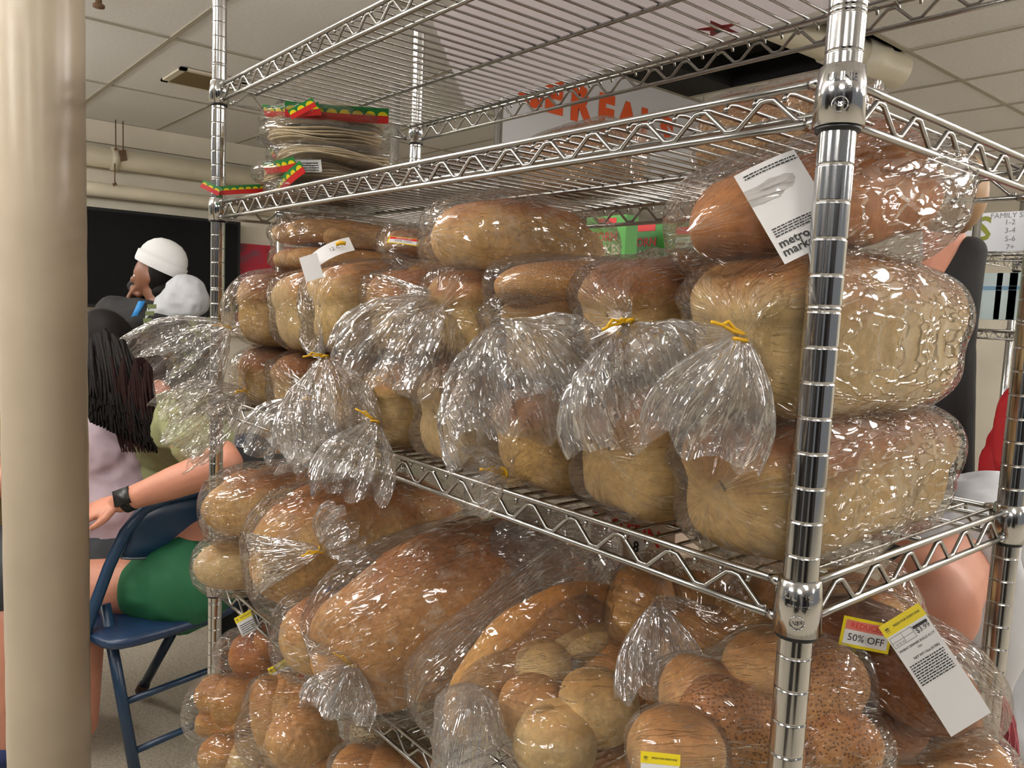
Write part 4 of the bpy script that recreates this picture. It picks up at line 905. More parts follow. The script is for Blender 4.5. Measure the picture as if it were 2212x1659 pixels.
v_, f_ = ell(hd + U_ * .6 - fr[0] * .8, fr[0] * 3.8, fr[1] * 3.5, U_ * 4.3); mesh('hair', np.array(v_), f_, HAIRR, t5)
# farther person, light brown hair, black jacket
t7 = thing('person', 'far person with light brown hair and a black jacket beside the family size sign', 'person', px(2060, 700, 88) * [1, 1, 0] + [0, 0, FL])
D7 = 88; hd = px(2042, 430, D7); hp, fr = head_geo(hd, F_, (0, 0, 1), 1)
j = {'hip': (px(1995, 1150, D7), (4.2, 4)), 'chest': (px(2000, 780, D7), (4.2, 4)), 'neck': (px(2040, 560, D7), 2.1), 'hd': (hd - U_ * 2, 2.2), 'kn': (px(2030, 1400, D7), 3), 'ft': (px(2030, 1400, D7) * [1, 1, 0] + (0, 0, FL + 2), 2)}
skin_mesh(j, [('hip', 'chest'), ('chest', 'neck'), ('neck', 'hd'), ('hip', 'kn'), ('kn', 'ft')], SKC, 'body', t7, 2, hp, .3)
v_, f_ = ell(hd + U_ * .4 - fr[0] * .9, fr[0] * 4.2, fr[1] * 3.6, U_ * 4.8); mesh('hair', np.array(v_), f_, HAIRL, t7)
skin_mesh({'a': (px(2085, 555, D7 - 1), (1.7, 3)), 'b': (px(2000, 760, D7), (4.8, 5.2)), 'c': (px(1995, 1150, D7), (4.8, 5))}, [('a', 'b'), ('b', 'c')], BLK, 'jacket', t7, 2)
skin_mesh({'b': (px(2052, 1180, D7), (6, 5)), 'c': (px(2055, 1400, D7) * [1, 1, 0] + (0, 0, FL + 6), 4)}, [('b', 'c')], DGREY, 'trousers', t7, 2)
# shopper at the right edge, red jacket and black trousers
t6 = thing('person', 'person in a red jacket and black trousers cut off by the right edge', 'person', px(2240, 1300, 75) * [1, 1, 0] + [0, 0, FL])
hd = px(2330, 620, 78); hp, fr = head_geo(hd, -R_, (0, 0, 1), 1)
j = {'hip': (px(2275, 1330, 76), (6, 5)), 'chest': (px(2300, 960, 76), (6, 5)), 'neck': (px(2320, 760, 78), 2.3), 'hd': (hd - U_ * 2, 2.2), 'kn': (px(2262, 1560, 76), 3), 'ft': (px(2275, 1560, 76) * [1, 1, 0] + (0, 0, FL + 2), 2), 'sh': (px(2260, 900, 72), 2.4), 'el': (px(2240, 1120, 70), 1.9), 'wr': (px(2260, 1300, 66), 1.3)}
skin_mesh(j, [('hip', 'chest'), ('chest', 'neck'), ('neck', 'hd'), ('hip', 'kn'), ('kn', 'ft'), ('chest', 'sh'), ('sh', 'el'), ('el', 'wr')], SKB, 'body', t6, 2, hp, .3)
skin_mesh({'a': (px(2285, 1000, 76), (6.5, 5.5)), 'b': (px(2272, 1240, 75), (6.2, 5.4)), 's': (px(2255, 900, 72), 3.4), 'e': (px(2238, 1120, 70), 3)}, [('a', 'b'), ('a', 's'), ('s', 'e')], flat('red jacket', (176, 24, 34), rough=.6), 'jacket', t6, 2, noise=.4)
skin_mesh({'a': (px(2270, 1330, 75), (6.2, 5.4)), 'b': (px(2262, 1530, 76), (4.6, 4.6)), 'c': (px(2275, 1530, 76) * [1, 1, 0] + (0, 0, FL + 5), 3.6)}, [('a', 'b'), ('b', 'c')], BLK, 'trousers', t6, 2, noise=.2)
# white bag and red net bag hanging by the right post
tb = thing('carrier_bag', 'crumpled white carrier bag hanging right of the back post', 'bag', px(2165, 1500, 50))
v_, f_ = ell(px(2150, 1330, 50), R_ * 1.9, F_ * 2.2, U_ * 6.2, 30, 36, lambda d: (d[0] * (1.15 - .6 * max(0, d[2]) ** .7), d[1] * .7, d[2]))
v_ = np.array(v_); v_ += (ridge(v_ * .5, 4)[:, None]) * .3 * R_; mesh('bag_body', v_, f_, flat('translucent white bag', (206, 208, 210), rough=.5), tb)
tb = thing('net_bag', 'dark red net bag of produce at the bottom right corner', 'bag', px(2155, 1650, 47))
v_, f_ = ell(px(2140, 1615, 46), R_ * 1.3, F_ * 1.6, U_ * 3.6, 20, 24, lambda d: (d[0] * (1 - .45 * max(0, d[2])), d[1], d[2])); v_ = np.array(v_); v_ += ridge(v_ * .8, 2)[:, None] * .15 * R_
mesh('contents', v_, f_, flat('dark red skin', (112, 24, 34), rough=.5), tb)
m = MB()
for k in range(14):
    q = k * math.pi / 7
    for sg_ in (-1, 1): m.tube([px(2140, 1615, 46) + R_ * 1.34 * math.cos(q + sg_ * z * .5) * math.sqrt(max(0, 1 - z * z)) * (1 - .45 * max(0, z)) + F_ * 1.64 * math.sin(q + sg_ * z * .5) * math.sqrt(max(0, 1 - z * z)) + U_ * 3.64 * z for z in np.linspace(-.98, .98, 12)], .03, 4, cap=False)
m.build('netting', flat('pale red net', (196, 110, 116)), tb, kind='stuff')

# ------------------------------------------------------------------ blue folding chair
BL = flat('blue painted steel', (22, 48, 74), rough=.35, noise=.08, scale=60); BLS = flat('blue seat pan', (20, 42, 70), rough=.4, noise=.1, scale=30)
ch = thing('folding_chair', 'blue metal folding chair seen from behind, seated person on it', 'chair', px(330, 1370, 91) * [1, 1, 0] + [0, 0, FL])
near = lambda u_, v_, d=85: px(u_, v_, d)
SX = unit(np.array([.23, -.97, 0])); FXd = np.array([-.97, -.23, 0]); wS = -SX * 17.0     # across to the far side
a0 = px(452, 1060, 87); ft_ = px(172, 1372, 82)
side = [px(182, 1372, 82.5), px(200, 1320, 83), px(235, 1225, 84), px(270, 1150, 84.6), px(310, 1100, 85.4), px(370, 1073, 88), px(440, 1060, 93), px(500, 1055, 98)]
front_foot = side[0] + unit(side[0] - side[1]) * 22; 
s_ = [p for p in side]; k_ = (side[0][2] - FL) / (side[1][2] - side[0][2]); ff = side[0] - (side[1] - side[0]) * k_
MB().tube([ff] + side, .62, 12).build('side_frame', BL, ch)
rl0 = px(226, 1305, 84.5); rl1 = px(292, 1668, 84.5); rl1 = rl0 + (rl1 - rl0) * ((rl0[2] - FL) / (rl0[2] - rl1[2]))
MB().tube([rl0, rl1], .6, 12).build('leg', BL, ch)
far = wS * .95
rl0b, rl1b = rl0 + far, rl1 + far; MB().tube([rl0b, rl1b], .6, 12).build('leg', BL, ch)
fl0 = px(372, 1368, 100); fl1 = px(312, 1478, 104); MB().tube([fl0, fl1], .6, 12).build('leg', BL, ch); MB().tube([fl1, fl1 + unit(fl1 - fl0) * 1.4], .75, 12).build('foot_cap', flat('brown rubber', (60, 36, 24)), ch)
for f_ in (.52, .78):
    MB().tube([rl0 * (1 - f_) + rl1 * f_, (rl0 * (1 - f_) + rl1 * f_) + far], .38, 10).build('crossbar', BL, ch)
sp_ = [px(200, 1348, 83.5), px(222, 1420, 84), px(260, 1420, 84.5), px(452, 1330, 96), px(452, 1290, 98), px(300, 1300, 96)]
m = MB(); s0 = px(205, 1352, 84); s1 = px(262, 1405, 84.5); n_ = 8
cA, cB = px(212, 1345, 84), px(300, 1372, 85); cA2, cB2 = cA + wS * .9, cB + wS * .9
m.add([cA, cB, cB2, cA2, cA - U_ * 1.5, cB - U_ * 1.5, cB2 - U_ * 1.5, cA2 - U_ * 1.5], [(0, 1, 2, 3), (4, 7, 6, 5), (0, 4, 5, 1), (1, 5, 6, 2), (2, 6, 7, 3), (3, 7, 4, 0)])
c0 = px(215, 1352, 84); fx = unit(px(300, 1372, 84.5) - c0); fx = unit(fx * [1, 1, 0]); ln = 14
sv, sf = loaf_shape('box', 15.5, 16, 1.6, 3, 20, 30); mid = px(318, 1360, 91); mesh('seat', place(sv, (mid[0], mid[1], -46 + 17.2), FXd), sf, BLS, ch)
bp = []; g_ = np.linspace(0, 1, 13)
top_, bot_ = [px(285, 1128, 85.2), px(330, 1090, 86), px(390, 1075, 90), px(470, 1065, 96)], [px(262, 1205, 84.6), px(320, 1212, 87), px(390, 1195, 91), px(480, 1175, 97)]
def bz_(pts, t_): pts = [np.asarray(p) for p in pts]; return (1 - t_) ** 3 * pts[0] + 3 * (1 - t_) ** 2 * t_ * pts[1] + 3 * (1 - t_) * t_ * t_ * pts[2] + t_ ** 3 * pts[3]
for t_ in g_:
    for q in np.linspace(0, 1, 5): bp.append(bz_(top_, t_) * (1 - q) + bz_(bot_, t_) * q + F_ * .5 * math.sin(q * math.pi))
o = mesh('backrest', bp, gf(13, 5, False), BL, ch); sm = o.modifiers.new('t', 'SOLIDIFY'); sm.thickness = .12 * IN
MB().tube([bz_(bot_, t_) for t_ in g_], .16, 8).build('backrest_lip', flat('worn steel edge', (120, 128, 140), rough=.3, metal=.8), ch)
# -- white table with a dark cap and a black rucksack behind
tt = thing('folding_table', 'white topped table behind the bagged loaves at left', 'table', px(560, 1000, 125) * [1, 1, 0] + [0, 0, FL])
tp = px(560, 985, 118)
MB().box((tp[0] - 16, tp[1] - 10, -17.6), (tp[0] + 14, tp[1] + 9, -16.6)).build('tabletop', flat('white table laminate', (222, 224, 226), rough=.4), tt, smooth=False)
for a in (-14, 12):
    for b in (-8, 7): MB().tube([(tp[0] + a, tp[1] + b, -17.6), (tp[0] + a, tp[1] + b, FL)], .5, 10).build('leg', M['wire'], tt)
rk = thing('rucksack', 'black rucksack on the floor beside the rack post', 'bag', px(520, 1300, 100) * [1, 1, 0] + [0, 0, FL])
v_, f_ = ell(px(545, 1230, 100), R_ * 5.5, F_ * 5, U_ * 16, 24, 28, lambda d: tuple(spow(np.array(d), .75)))
v_ = np.array(v_); v_ += ridge(v_ * .25, 6)[:, None] * .5 * R_; mesh('sack', v_, f_, BLK, rk)
MB().tube([px(505, 1090, 97), px(520, 1050, 97), px(545, 1040, 97), px(565, 1060, 97)], .5, 8).build('strap', BLK, rk)
cp = px(535, 975, 112); cap = thing('cap', 'navy blue cap lying on the white table', 'cap', (cp[0], cp[1], -16.6))
v_, f_ = ell((cp[0], cp[1], -15.0), R_ * 3.6, F_ * 3.4, U_ * 3.2, 16, 22, lambda d: (d[0], d[1], max(d[2], -.45))); mesh('crown', np.array(v_), f_, flat('navy cloth', (28, 38, 58), rough=.8), cap)
# unseen dark blocks added around the camera to darken chrome and film reflections
DKM = flat('black appliance enamel', (20, 20, 22), rough=.3)
for i, (x0, y0, w_, d_) in enumerate(((72, -66, 26, 34), (16, -96, 32, 26), (-84, -132, 34, 26))):
    t = thing('refrigerator', ['tall black refrigerator right of the camera', 'tall black refrigerator behind the camera', 'tall black refrigerator left behind the camera'][i], 'refrigerator', (x0 + w_ / 2, y0 + d_ / 2, FL))
    MB().box((x0, y0, FL), (x0 + w_, y0 + d_, 24)).build('cabinet_body', DKM, t, smooth=False)
    MB().box((x0 + .5, y0 + d_, FL + 4), (x0 + w_ - .5, y0 + d_ + 1.6, 4)).build('door', DKM, t, smooth=False); MB().box((x0 + .5, y0 + d_, 4.6), (x0 + w_ - .5, y0 + d_ + 1.6, 23.6)).build('door', DKM, t, smooth=False)
    MB().tube([(x0 + 2.5, y0 + d_ + 2.4, -16), (x0 + 2.5, y0 + d_ + 2.4, 2)], .4, 8).build('handle', M['chrome'], t)
q = onp(213, 4, 2, CZ - 1.4); t = thing('sprinkler', 'small brown knob fitting on the ceiling at the top left', 'fitting', q)
MB().lathe([(1.1, 1.3), (1.1, .9), (.5, .8), (.5, -.2), (.95, -.5), (.9, -.9)], q, 14).build('fitting_body', M['rust'], t)
# unseen dark cabinets added to give the chrome reflections contrast
for i, (x0, y0, x1, y1, h, c_) in enumerate(((-60, YN, 10, YN + 22, 34, (40, 34, 30)), (XR - 20, -120, XR, -30, 40, (46, 30, 28)), (60, YN, 120, YN + 20, 30, (60, 66, 74)))):
    t = thing('storage_cabinet', ['dark brown storage cabinet against the wall behind the camera', 'dark red storage cabinet on the right wall', 'slate grey storage cabinet behind the camera'][i], 'cabinet', ((x0 + x1) / 2, (y0 + y1) / 2, FL))
    mt = flat('cabinet %d' % i, c_, rough=.5); MB().box((x0, y0, FL), (x1, y1, h)).build('carcass', mt, t, smooth=False)
    for k in range(3):
        if x1 - x0 > y1 - y0: a = x0 + 1 + (x1 - x0 - 2) * k / 3; b = a + (x1 - x0 - 2) / 3 - .6; MB().box((a, y1, FL + 3), (b, y1 + .8, h - 2)).build('door', mt, t, smooth=False)
        else: a = y0 + 1 + (y1 - y0 - 2) * k / 3; b = a + (y1 - y0 - 2) / 3 - .6; MB().box((x0 - .8, a, FL + 3), (x0, b, h - 2)).build('door', mt, t, smooth=False)
# ------------------------------------------------------------------ bagged bread
K = 1.0
GB = 'bagged loaves on the middle shelf'
def bagged(label, kind, c, L, Wd, H, mat, d=(0, -1, 0), up=(0, 0, 1), tie=None, tail=None, tail_w=2.6, group=None, name='bagged_loaf', cat='bread', part='loaf', seed=None, **kw):
    seed = random.randint(1, 900) if seed is None else seed
    t = thing(name, label, cat, np.asarray(c) - (0, 0, H / 2), group)
    add_loaf(t, part, kind, c, L, Wd, H, mat, d, up, seed)
    add_bag(t, c, L, Wd, H, d, up, None if tie is None else px(*tie), None if tail is None else px(*tail), tail_w, seed, **kw)
    return t
def along(x, y0, L, z0, H): return (x, y0 + L / 2, z0 + H / 2 + .15)
# bottom row on the middle shelf
G1 = 'bagged loaves in the bottom row of the middle shelf'
bagged('small brown loaf at the left end of the bottom row, bag tail hanging left', 'pan', along(-41.2, -0.7, 10, -0.1, 4.1), 10, 4.9, 4.1, PANC, tie=(535, 842, 52.5), tail=(375, 920, 51), tail_w=2.8, group=G1, seed=11)
bagged('loaf second from left in the bottom row, loose crumpled tail, faint yellow tie', 'pan', along(-35.3, -0.7, 10, -0.1, 4.2), 10, 5, 4.2, PAN, tie=(684, 858, 45.5), tail=(600, 985, 44.5), tail_w=3.0, group=G1, seed=12)
bagged('loaf third from the left in the bottom row, mostly behind the hanging bag tails', 'pan', along(-29.6, -0.5, 10, -0.1, 4.6), 10, 5, 4.6, PAN, group=G1, seed=13)
bagged('pale loaf in the bottom row whose bright yellow tie sticks out to the left', 'pan', along(-23.9, -0.7, 11, -0.1, 4.6), 11, 4.8, 4.6, PANB, tie=(812, 907, 38.2), tail=(752, 1040, 36.5), tail_w=2.1, group=G1, seed=14)
bagged('pale loaf in the bottom row with a domed top over a smooth lower half', 'pan', along(-18.2, -0.7, 11, -0.1, 5), 11, 5.2, 5.0, PANB, group=G1, seed=15)
bagged('speckled brown loaf in the bottom row with a flattened clear knot at its foot', 'pan', along(-12.6, -0.5, 11, -0.1, 4.5), 11, 5, 4.5, PANC, tie=(1092, 1020, 30), tail=(1020, 1035, 29), tail_w=1.3, group=G1, seed=16)
bagged('large loaf with a brown crown in the bottom row, left of the front post loaf', 'pan', along(-7.6, -0.5, 12, -0.1, 5.3), 12, 5.3, 5.3, PAN, group=G1, seed=17, wr=.2)
bagged('long crusty loaf in the bottom row lying behind the front post', 'pan', along(-2.5, -0.7, 13, -0.15, 4.7), 13, 5.0, 4.7, PAN, group=G1, seed=18, wr=.22, marg=.3)
# second row
G2 = 'bagged loaves in the second row of the middle shelf'
bagged('brown topped loaf at the left end of the second row, yellow tied', 'pan', along(-40.8, -0.9, 10, 4.05, 5.2), 10, 5.5, 5.2, PANC, tie=(497, 706, 52.5), tail=(345, 800, 50.5), tail_w=3.7, group=G2, seed=21)
bagged('pale loaf second from the left in the second row, in a shiny bag', 'pan', along(-34.5, -0.9, 10, 4.15, 5.2), 10, 5, 5.2, PANB, group=G2, seed=22)
bagged('pale loaf of the second row with a yellow tie at its lower left corner', 'pan', along(-29.2, -1.1, 11, 4.45, 5.2), 11, 5.2, 5.2, PANB, tie=(700, 766, 41), tail=(715, 935, 39.5), tail_w=2.9, group=G2, seed=23, wr=.16)
bagged('loaf of the second row hidden by a big milky tail of crumpled film', 'pan', along(-23.5, -0.5, 11, 4.55, 4.8), 11, 5, 4.8, PAN, tie=(955, 650, 36), tail=(850, 815, 34.5), tail_w=3.8, group=G2, seed=24, wr=.2, tiecol=False)
bagged('golden ended loaf in the middle of the second row', 'pan', along(-17.8, -0.6, 11, 4.75, 4.9), 11, 4.9, 4.9, PAN, group=G2, seed=25)
bagged('loaf of the second row under a broad round fan of clear film', 'pan', along(-13, -0.1, 11, 4.35, 4.2), 11, 4.6, 4.2, PANB, tie=(1068, 685, 30), tail=(1165, 880, 28), tail_w=3.9, group=G2, seed=26, wr=.2, tiecol=False)
bagged('loaf of the second row with a faint yellow tie under streaky film', 'pan', along(-8.2, -0.3, 11.5, 5.05, 4.6), 11.5, 4.9, 4.6, PANC, tie=(1352, 690, 25), tail=(1440, 880, 23.5), tail_w=3.2, group=G2, seed=27, wr=.22)
bagged('largest loaf, second row behind the front post, yellow tie at its left end', 'pan', along(-2.6, -.7, 12.8, 4.25, 5.5), 12.8, 5.1, 5.5, PANB, tie=(1602, 722, 21.3), tail=(1515, 940, 21.6), tail_w=1.9, group=G2, seed=28, marg=.22)
# upper layer
G3 = 'bread lying on top of the second row'
bagged('long seeded loaf in a clear sleeve lying on the second row', 'batard', along(-13, -1.0, 9.6, 7.2, 2.4), 9.6, 4.8, 2.5, SEED, group=G3, seed=31, marg=.25)
bagged('small rustic loaf with a golden end in the upper layer, centre of the rack', 'batard', along(-17.4, -1.1, 9.4, 8.6, 3.6), 9.4, 5.2, 4.0, RUST, group=G3, seed=32, marg=.3, wr=.16, d=(-.05, -1, .04))
t = thing('bagged_baguettes', 'clear bag of long dark baguettes with a red and yellow reduced sticker', 'bread', (-25.5, 9, 10), G3)
add_loaf(t, 'baguette', 'stick', (-26.6, 9.2, 11.0), 15, 2.3, 1.7, DUST, seed=33); add_loaf(t, 'baguette', 'stick', (-24.4, 9.6, 10.7), 14, 2.3, 1.7, DUST, seed=34); add_loaf(t, 'baguette', 'stick', (-24.6, 9, 9.2), 14, 2.4, 1.6, TAN, seed=35)
add_bag(t, (-25.5, 9.3, 10.4), 16, 5.2, 3.4, seed=36, marg=.1)
def sticker(parent, u_, v_, d_, w_, h_, ang, title, sub, tilt=0., bend=.05, faded=False, onto=None):
    w_, h_ = w_ * K, h_ * K
    r = CR * math.cos(ang) + CU * math.sin(ang); uu = -CR * math.sin(ang) + CU * math.cos(ang)
    P = Patch(px(u_, v_, d_), r, unit(uu * math.cos(tilt) + CF * math.sin(tilt)), bend)
    m = MB(); P.rect(m, -w_ / 2, -h_ / 2, w_ / 2, h_ / 2); m.build('sticker', M['yellow'], parent, smooth=False)
    b = h_ * .1; m = MB(); P.rect(m, -w_ / 2 + b, -h_ / 2 + b, w_ / 2 - b, h_ / 2 - b, .012); m.build('sticker_field', M['paper'], parent, smooth=False)
    m = MB(); P.rect(m, -w_ / 2 + b, h_ * .08, w_ / 2 - b, h_ / 2 - b, .02); m.build('sticker_band', M['pink'] if faded else M['red'], parent, smooth=False)
    m = MB(); P.text(m, title, 0, h_ * .24, h_ * .26, .03); m.build('sticker_title', M['paper'] if not faded else M['red'], parent, smooth=False)
    m = MB(); P.text(m, sub, 0, -h_ * .17, h_ * .34, .03); m.build('sticker_text', M['ink'], parent, smooth=False)
sticker(t, 872, 520, 40, 1.6, .7, -.12, 'REDUCED', '50% OFF', tilt=.9)
# bag of long rolls, upper left
t = thing('bagged_rolls', 'clear bag of long soft rolls under the upper shelf at left, curling white label', 'rolls', (-37, 5, 9.8), G3)
for i, (x, z) in enumerate(((-40.4, 12.0), (-38.1, 12.1), (-40.2, 10.2), (-38.0, 10.2))): add_loaf(t, 'roll', 'roll', (x, 5.4, z), 8.6, 2.2, 1.95, TAN, seed=40 + i)
for i, (x, z) in enumerate(((-35.9, 11.7), (-35.8, 10.2))): add_loaf(t, 'roll', 'roll', (x, 6.4, z), 7.6, 2.1, 1.9, TAN, seed=50 + i)
add_bag(t, (-38.2, 5.6, 11.1), 9.2, 6.6, 3.9, seed=44, marg=.25, wr=.14)
P = Patch(px(712, 545, 41), unit(CR + CU * .5), unit(CU - CR * .3 + CF * .3), .25); m = MB(); P.rect(m, -.9, -.35, 1.2, .5, 0); m.build('label', M['paper'], t)
P2 = Patch(px(672, 580, 40.6), unit(CR + CU * .3), CU, .12); m = MB(); P2.rect(m, -.45, -.6, .5, .7); m.build('label_tail', M['paper'], t)
m = MB(); P.text(m, '12 CT', .4, .1, .3); m.build('label_print', M['greyink'], t, smooth=False)
MB().tube([px(726, 528, 40.4), px(736, 524, 40.4), px(746, 526, 40.4)], .12, 6).build('twist_tie', M['tie'], t)
# big golden bread with white shop label
t = thing('bagged_loaf', 'deep golden bread with a big white shop label, on top behind the front post', 'bread', (-3, 6.5, 10.4), G3)
add_loaf(t, 'loaf', 'batard', px(1775, 452, 27.8), 11.8, 5.4, 3.8, DEEP, d=(-.12, -1, -.22), seed=61)
add_loaf(t, 'loaf_lobe', 'bun', px(1880, 338, 28), 4.4, 3.4, 2.4, DEEP, seed=62)
add_bag(t, px(1785, 450, 27.8), 13.6, 6.0, 4.4, d=(-.12, -1, -.22), seed=63, marg=.12, wr=.16, p_end=2.6)
P = Patch(px(1738, 432, 22.8), unit(CR + CU * .42 + CF * .1), unit(CU - CR * .40 + CF * .3), .1)
m = MB(); P.rect(m, -1.4, -1.5, .55, 1.6, 0, 0, 14); m.build('shop_label', M['paper'], t)
m = MB(); P.text(m, 'metro', -.83, -.92, .36, .02, bold=True); P.text(m, 'market', -.78, -1.2, .36, .02, bold=True)
P.lines(m, -1.25, -.68, .45, -.36, 4, .02); P.lines(m, -1.2, 1.3, .5, 1.48, 2, .02)
for k in range(9): P.rect(m, -.2 + k * .07, -1.05, -.2 + k * .07 + random.choice((.02, .035)), -.75, .02, 0, 2)
m.build('label_print', M['ink'], t, smooth=False)

_px = px
def px(u, v, d): return _px(u, v, d * K)
# ---------------- lower shelf (z = -14)
G4 = 'bagged loaves on the lower shelf'
def free(label, kind, u_, v_, d_, L, Wd, H, mat, d=(0, -1, 0), up=(0, 0, 1), **kw):
    kw['tail_w'] = kw.get('tail_w', 2) * K; return bagged(label, kind, px(u_, v_, d_), L * K, Wd * K, H * K, mat, d, up, **kw)
def bagk(t, c, L, Wd, H, **kw): kw['tail_w'] = kw.get('tail_w', 2) * K; return add_bag(t, c, L * K, Wd * K, H * K, **kw)
K = 1.1
free('round golden loaf resting on another at the left end of the lower shelf', 'batard', 580, 1086, 51, 8, 6.2, 4.6, RUST, d=(-.4, -1, -.1), seed=71, group=G4, wr=.14, marg=.22)
free('small pale gold loaf at the left end, lying on the lower shelf wires', 'batard', 552, 1214, 51.5, 7.5, 5, 3.4, PALE, d=(-.3, -1, 0), seed=72, group=G4)
K = 1.14
free('tall floured loaf behind a hanging twisted bag neck, lower shelf left', 'batard', 775, 1175, 44, 12, 6.4, 7.4, RUST, d=(-.2, -1, -.1), seed=73, group=G4, tie=(692, 1188, 38.5), tail=(765, 1130, 37.5), tail_w=1.9, wr=.16)
K = 1.14
free('small floured loaf at the front edge of the lower shelf, left of the large one', 'batard', 742, 1372, 38.5, 6.5, 4.8, 3.9, RUST, d=(-.3, -1, .1), seed=74, group=G4, wr=.12)
K = 1.2
free('largest floured dark crust loaf, its gathered bag hanging over the lower rail', 'batard', 985, 1312, 35, 12.5, 6.6, 7.0, DUST, d=(-.3, -1, -.3), seed=75, group=G4, tie=(762, 1432, 31.2), tail=(725, 1530, 30.6), tail_w=1.6, wr=.16, marg=.22)
K = 1.2
# curved flat loaf
t = thing('bagged_loaf', 'curved flat golden loaf in a clear bag on the lower shelf', 'bread', px(1130, 1400, 30), G4)
dd = unit(CR * .82 + CU * .55 + CF * .35)
add_loaf(t, 'loaf', 'wedge', px(1128, 1385, 30), 8.6 * K, 2.4 * K, 2.5 * K, GOLD, d=dd, up=unit(CU - CR * .6), seed=81)
bagk(t, px(1120, 1380, 30), 9.2, 2.8, 3.8, d=dd, up=unit(CU - CR * .6), seed=82, marg=.12, wr=.1, n_sec=3.5, p_end=6)
K = 1.15
# bag of pale rolls
def roll(parent, kind, u_, v_, d_, L, Wd, H, mat, d=None, up=None, nm='roll', **k):
    return add_loaf(parent, nm, kind, px(u_, v_, d_), L * K, Wd * K, H * K, mat, d if d is not None else CR, up if up is not None else unit(CU - CF * .3), **k)
t = thing('bagged_rolls', 'clear bag of pale round rolls and muffins in the middle of the lower shelf', 'rolls', px(1220, 1600, 28), G4)
roll(t, 'bun', 1242, 1366, 31.5, 3.1, 3.0, 1.15, MUFF, nm='muffin', seed=91)
roll(t, 'bun', 1172, 1440, 30, 2.2, 2.2, 1.9, PALE, seed=92)
roll(t, 'bun', 1325, 1428, 31, 2.6, 2.6, 1.9, GOLD, seed=93)
roll(t, 'bun', 1152, 1528, 28.5, 2.5, 2.6, 2.4, TAN, seed=94)
roll(t, 'bun', 1292, 1528, 27, 2.9, 2.7, 2.2, MUFF, d=unit(CR - CU * .6), up=unit(CU * .5 + CR * .5 - CF * .6), nm='muffin', seed=95)
roll(t, 'bun', 1200, 1600, 26.2, 2.9, 2.8, 2.3, PALE, seed=96)
roll(t, 'bun', 1330, 1640, 27, 2.2, 2.2, 1.8, TAN, seed=97)
roll(t, 'bun', 1420, 1530, 29, 2.6, 2.6, 2.4, GOLD, seed=98)
bagk(t, px(1245, 1505, 28.8), 5.6, 4.6, 5.4, d=CR, up=CU, seed=99, marg=.12, wr=.16, n_sec=2.4, fit=.62, p_end=2.6)
K = 1.13
# golden round breads behind
t = thing('bagged_rolls', 'clear knotted bag of smooth golden buns behind the pale rolls', 'rolls', px(1480, 1400, 31), G4)
roll(t, 'bun', 1390, 1330, 32, 3.0, 3.2, 4.2, GOLD, seed=101, nm='bun'); roll(t, 'bun', 1545, 1400, 30.5, 4.6, 3.8, 3.2, TAN, seed=102, nm='bun'); roll(t, 'bun', 1500, 1290, 33, 4.2, 3.6, 3, GOLD, seed=103, nm='bun')
roll(t, 'bun', 1640, 1330, 31, 3.4, 3.4, 3.2, GOLD, seed=104, nm='bun')
bagk(t, px(1500, 1350, 31.2), 6.4, 5, 5.2, d=unit(CU * .2 - CR * .2 - CF), up=CU, tie=px(1418, 1300, 27.5), tail=px(1432, 1480, 26.5), tail_w=1.6, seed=105, marg=.1, wr=.18, tiecol=False, n_sec=2.3, fit=.8)
K = 1.1
# seeded rolls
t = thing('bagged_rolls', 'clear bag of brown seeded long rolls behind the front post', 'rolls', px(1640, 1620, 25), G4)
roll(t, 'bun', 1512, 1502, 25.5, 2.6, 2.6, 2.2, TAN, seed=111); roll(t, 'roll', 1602, 1580, 24, 3.9, 2.3, 2.4, SEEDD, d=unit(CR - CU * .75 - CF * .2), seed=112)
roll(t, 'bun', 1660, 1440, 26, 2.9, 2.6, 2.3, TAN, seed=113); roll(t, 'roll', 1762, 1500, 25.5, 3.6, 2.5, 3.4, SEEDD, d=unit(CR * .5 + CU), seed=114); roll(t, 'bun', 1800, 1600, 24.5, 2.8, 2.6, 2.2, SEEDD, seed=115)
bagk(t, px(1655, 1535, 25.2), 6.0, 4.2, 4.6, d=CR, up=CU, seed=116, marg=.12, wr=.16, n_sec=2.3, fit=.8, p_end=2.5)
K = 1.13
